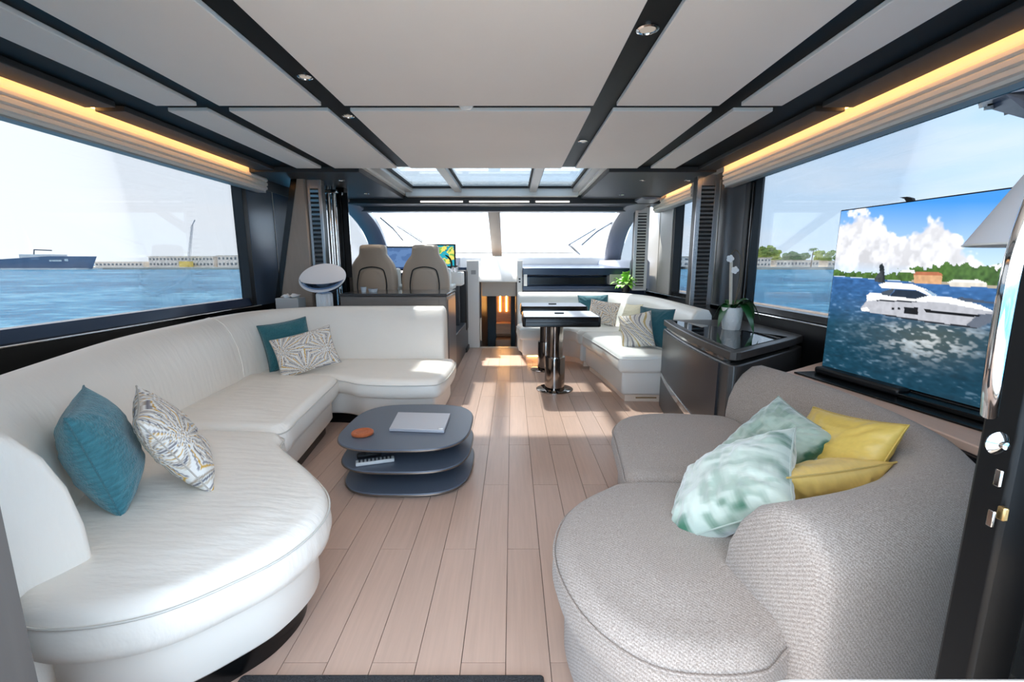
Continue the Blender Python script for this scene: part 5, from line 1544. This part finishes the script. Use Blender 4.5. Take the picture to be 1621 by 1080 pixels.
# starboard shore houses, tower, trees
building('white house with a wide porch behind the orchid', far(1066, Y0), far(1115, Y0), Y0 - 6, 6.0, 2, 5, 14, None, M_ROOF, WZ + 1.5)
building('white low house at the forward edge of the television window', far(1182, Y0), far(1203, Y0), Y0 - 12, 5.2, 2, 4, 14, None, M_ROOF, WZ + 1.5)
building('long low white house between the shore trees', far(1212, Y0), far(1276, Y0), Y0 - 12, 3.6, 1, 12, 12, None, M_ROOF, WZ + 1.5)
building('low white house next to the television edge', far(1290, Y0), far(1335, Y0), Y0 - 12, 3.2, 1, 8, 12, None, M_ROOF, WZ + 1.5)
building('white apartment tower above the shore trees', far(1181, 420), far(1193, 420), 420, 33, 9, 2, 20, None, M_HOUSE, WZ + 1.5)
building('white low building with a flat roof behind the dinette window', far(1040, Y0), far(1064, Y0), Y0 - 6, 4.5, 1, 4, 12, None, M_ROOF, WZ + 1.5)
M_CROWN = [mat('tree_green_%s' % n_, c, 0.9, noise=0.45, nscale=0.9) for n_, c in (('olive', (128, 150, 76)), ('deep', (78, 112, 56)), ('lime', (156, 174, 84)))]
M_TRUNK = mat('trunk', (110, 92, 74), 0.9)
M_FROND = mat('palm_frond', (96, 128, 62), 0.8)
def tree(label, u, Y, hgt, wid, k, seed):
    x = far(u, Y); z0 = WZ + 1.5
    t = thing('shore_tree', label, 'tree', (x, Y, z0), 'trees on the starboard shore')
    rg = random.Random(seed)
    bm = bmesh.new()
    for i in range(16):
        a = rg.uniform(0, 6.28); rr = rg.uniform(0, wid * 0.42); zz_ = rg.uniform(hgt * 0.42, hgt * 0.9)
        r_ = wid * rg.uniform(0.16, 0.30) * (1.1 - 0.4 * zz_ / hgt)
        mx_ = Matrix.Translation((rr * math.cos(a), rr * math.sin(a), zz_)) @ Matrix.Diagonal((r_, r_, r_ * 0.8, 1))
        g = bmesh.ops.create_icosphere(bm, subdivisions=2, radius=1.0, matrix=mx_)
        for v in g['verts']:
            v.co += Vector((rg.uniform(-1, 1), rg.uniform(-1, 1), rg.uniform(-1, 1))) * r_ * 0.22
    me = bpy.data.meshes.new('crown'); bm.to_mesh(me); bm.free()
    me.materials.append(M_CROWN[k])
    o = bpy.data.objects.new('crown', me); COL.objects.link(o); o.parent = t
    MB().tube([(x, Y, z0), (x + 0.2, Y, z0 + hgt * 0.6)], [0.35, 0.2], 8).build('trunk', M_TRUNK, t, smooth=True)
def palm(label, u, Y, hgt, seed):
    x = far(u, Y); z0 = WZ + 1.5
    t = thing('palm_tree', label, 'tree', (x, Y, z0), 'trees on the starboard shore')
    rg = random.Random(seed)
    tp = Vector((x + 0.5, Y, z0 + hgt))
    MB().tube([(x, Y, z0), (x + 0.2, Y, z0 + hgt * 0.5), tp], [0.3, 0.25, 0.2], 8).build('trunk', M_TRUNK, t, smooth=True)
    for i in range(13):
        a = 2 * math.pi * i / 13 + rg.uniform(-0.2, 0.2)
        leaf(tp, (math.cos(a), math.sin(a), rg.uniform(0.1, 0.6)), rg.uniform(2.6, 3.4), 0.9, 0.8, 2.2, 'frond', M_FROND, t, n=6)
TS = [(1186, 300, 8.5, 9, 0, 1, 'tall olive tree below the apartment tower'), (1199, 296, 7.0, 7, 2, 2, 'lime green tree beside the low house'),
      (1213, 300, 8.8, 11, 0, 3, 'broad olive tree behind the long low house'), (1226, 302, 7.6, 9, 2, 4, 'second lime green tree behind the long low house'),
      (1243, 302, 6.2, 8, 1, 5, 'small deep green tree above the long low house'), (1258, 302, 7.0, 10, 1, 6, 'round deep green tree above the long low house'),
      (1270, 300, 7.2, 8, 1, 7, 'deep green tree at the end of the long low house'), (1296, 302, 7.6, 9, 2, 8, 'lime green tree beside the television edge'),
      (1310, 300, 7.0, 9, 0, 9, 'olive tree half hidden by the television edge'), (1113, 300, 6.5, 8, 2, 10, 'lime green tree seen past the chrome vent pillar'),
      (1330, 302, 7.5, 9, 1, 11, 'deep green tree seen beyond the television edge')]
for u, Y, hg, wd, k, sd_, lab in TS:
    tree(lab, u, 296 + 17 * (sd_ % 3), hg * (1.5 + 0.05 * (sd_ % 3)), wd, k, sd_)
palm('palm rising beside the long low house', 1284, 270, 10.2, 21)
palm('palm standing at the forward edge of the television window', 1193, 270, 7.0, 22)
# side deck bulwark glimpsed below the starboard window
struct(MB().box(XR + 0.62, XR + 0.72, 0.5, 8.0, 0.2, 0.83).build('trim_5', mat('bulwark_tan', (176, 160, 146), 0.5), bevel=0.02), 'tan bulwark along the starboard side deck')
struct(MB().box(XR + 0.1, XR + 0.7, 0.5, 8.0, 0.0, 0.1).build('floor_side_deck', M_WHITE), 'starboard side deck')
# wing support of the flybridge overhang outside the starboard window
wg = thing('overhang_wing', 'dark glazed flybridge wing outside the television window', 'wing', (2.7, 1.7, 1.9))
qs = [at_y(1548, 167, 2.1), at_y(1590, 148, 1.9), at_y(1650, 140, 1.7), at_y(1720, 150, 1.6), at_y(1720, 215, 1.6), at_y(1650, 196, 1.7)]
MB().add([tuple(p * 1.0) for p in [p_ + (p_ - Vector((0, 0, HCAM))) * 0.42 for p_ in qs]] + [tuple(p_ + (p_ - Vector((0, 0, HCAM))) * 0.46 + Vector((0, 0, 0.05))) for p_ in qs],
         [(5, 4, 3, 2, 1, 0), (6, 7, 8, 9, 10, 11)] + [(i, (i + 1) % 6, (i + 1) % 6 + 6, i + 6) for i in range(6)]).build('panel', M_NAVY, wg)
for a, b in (((1552, 167), (1640, 146)), ((1560, 170), (1650, 158)), ((1592, 178), (1650, 160))):
    p_, q_ = [at_y(u, v, 2.05) + (at_y(u, v, 2.05) - Vector((0, 0, HCAM))) * 0.38 for u, v in (a, b)]
    MB().bar(p_, q_, 0.02, 0.03).build('white_rib', M_WHITE, wg)
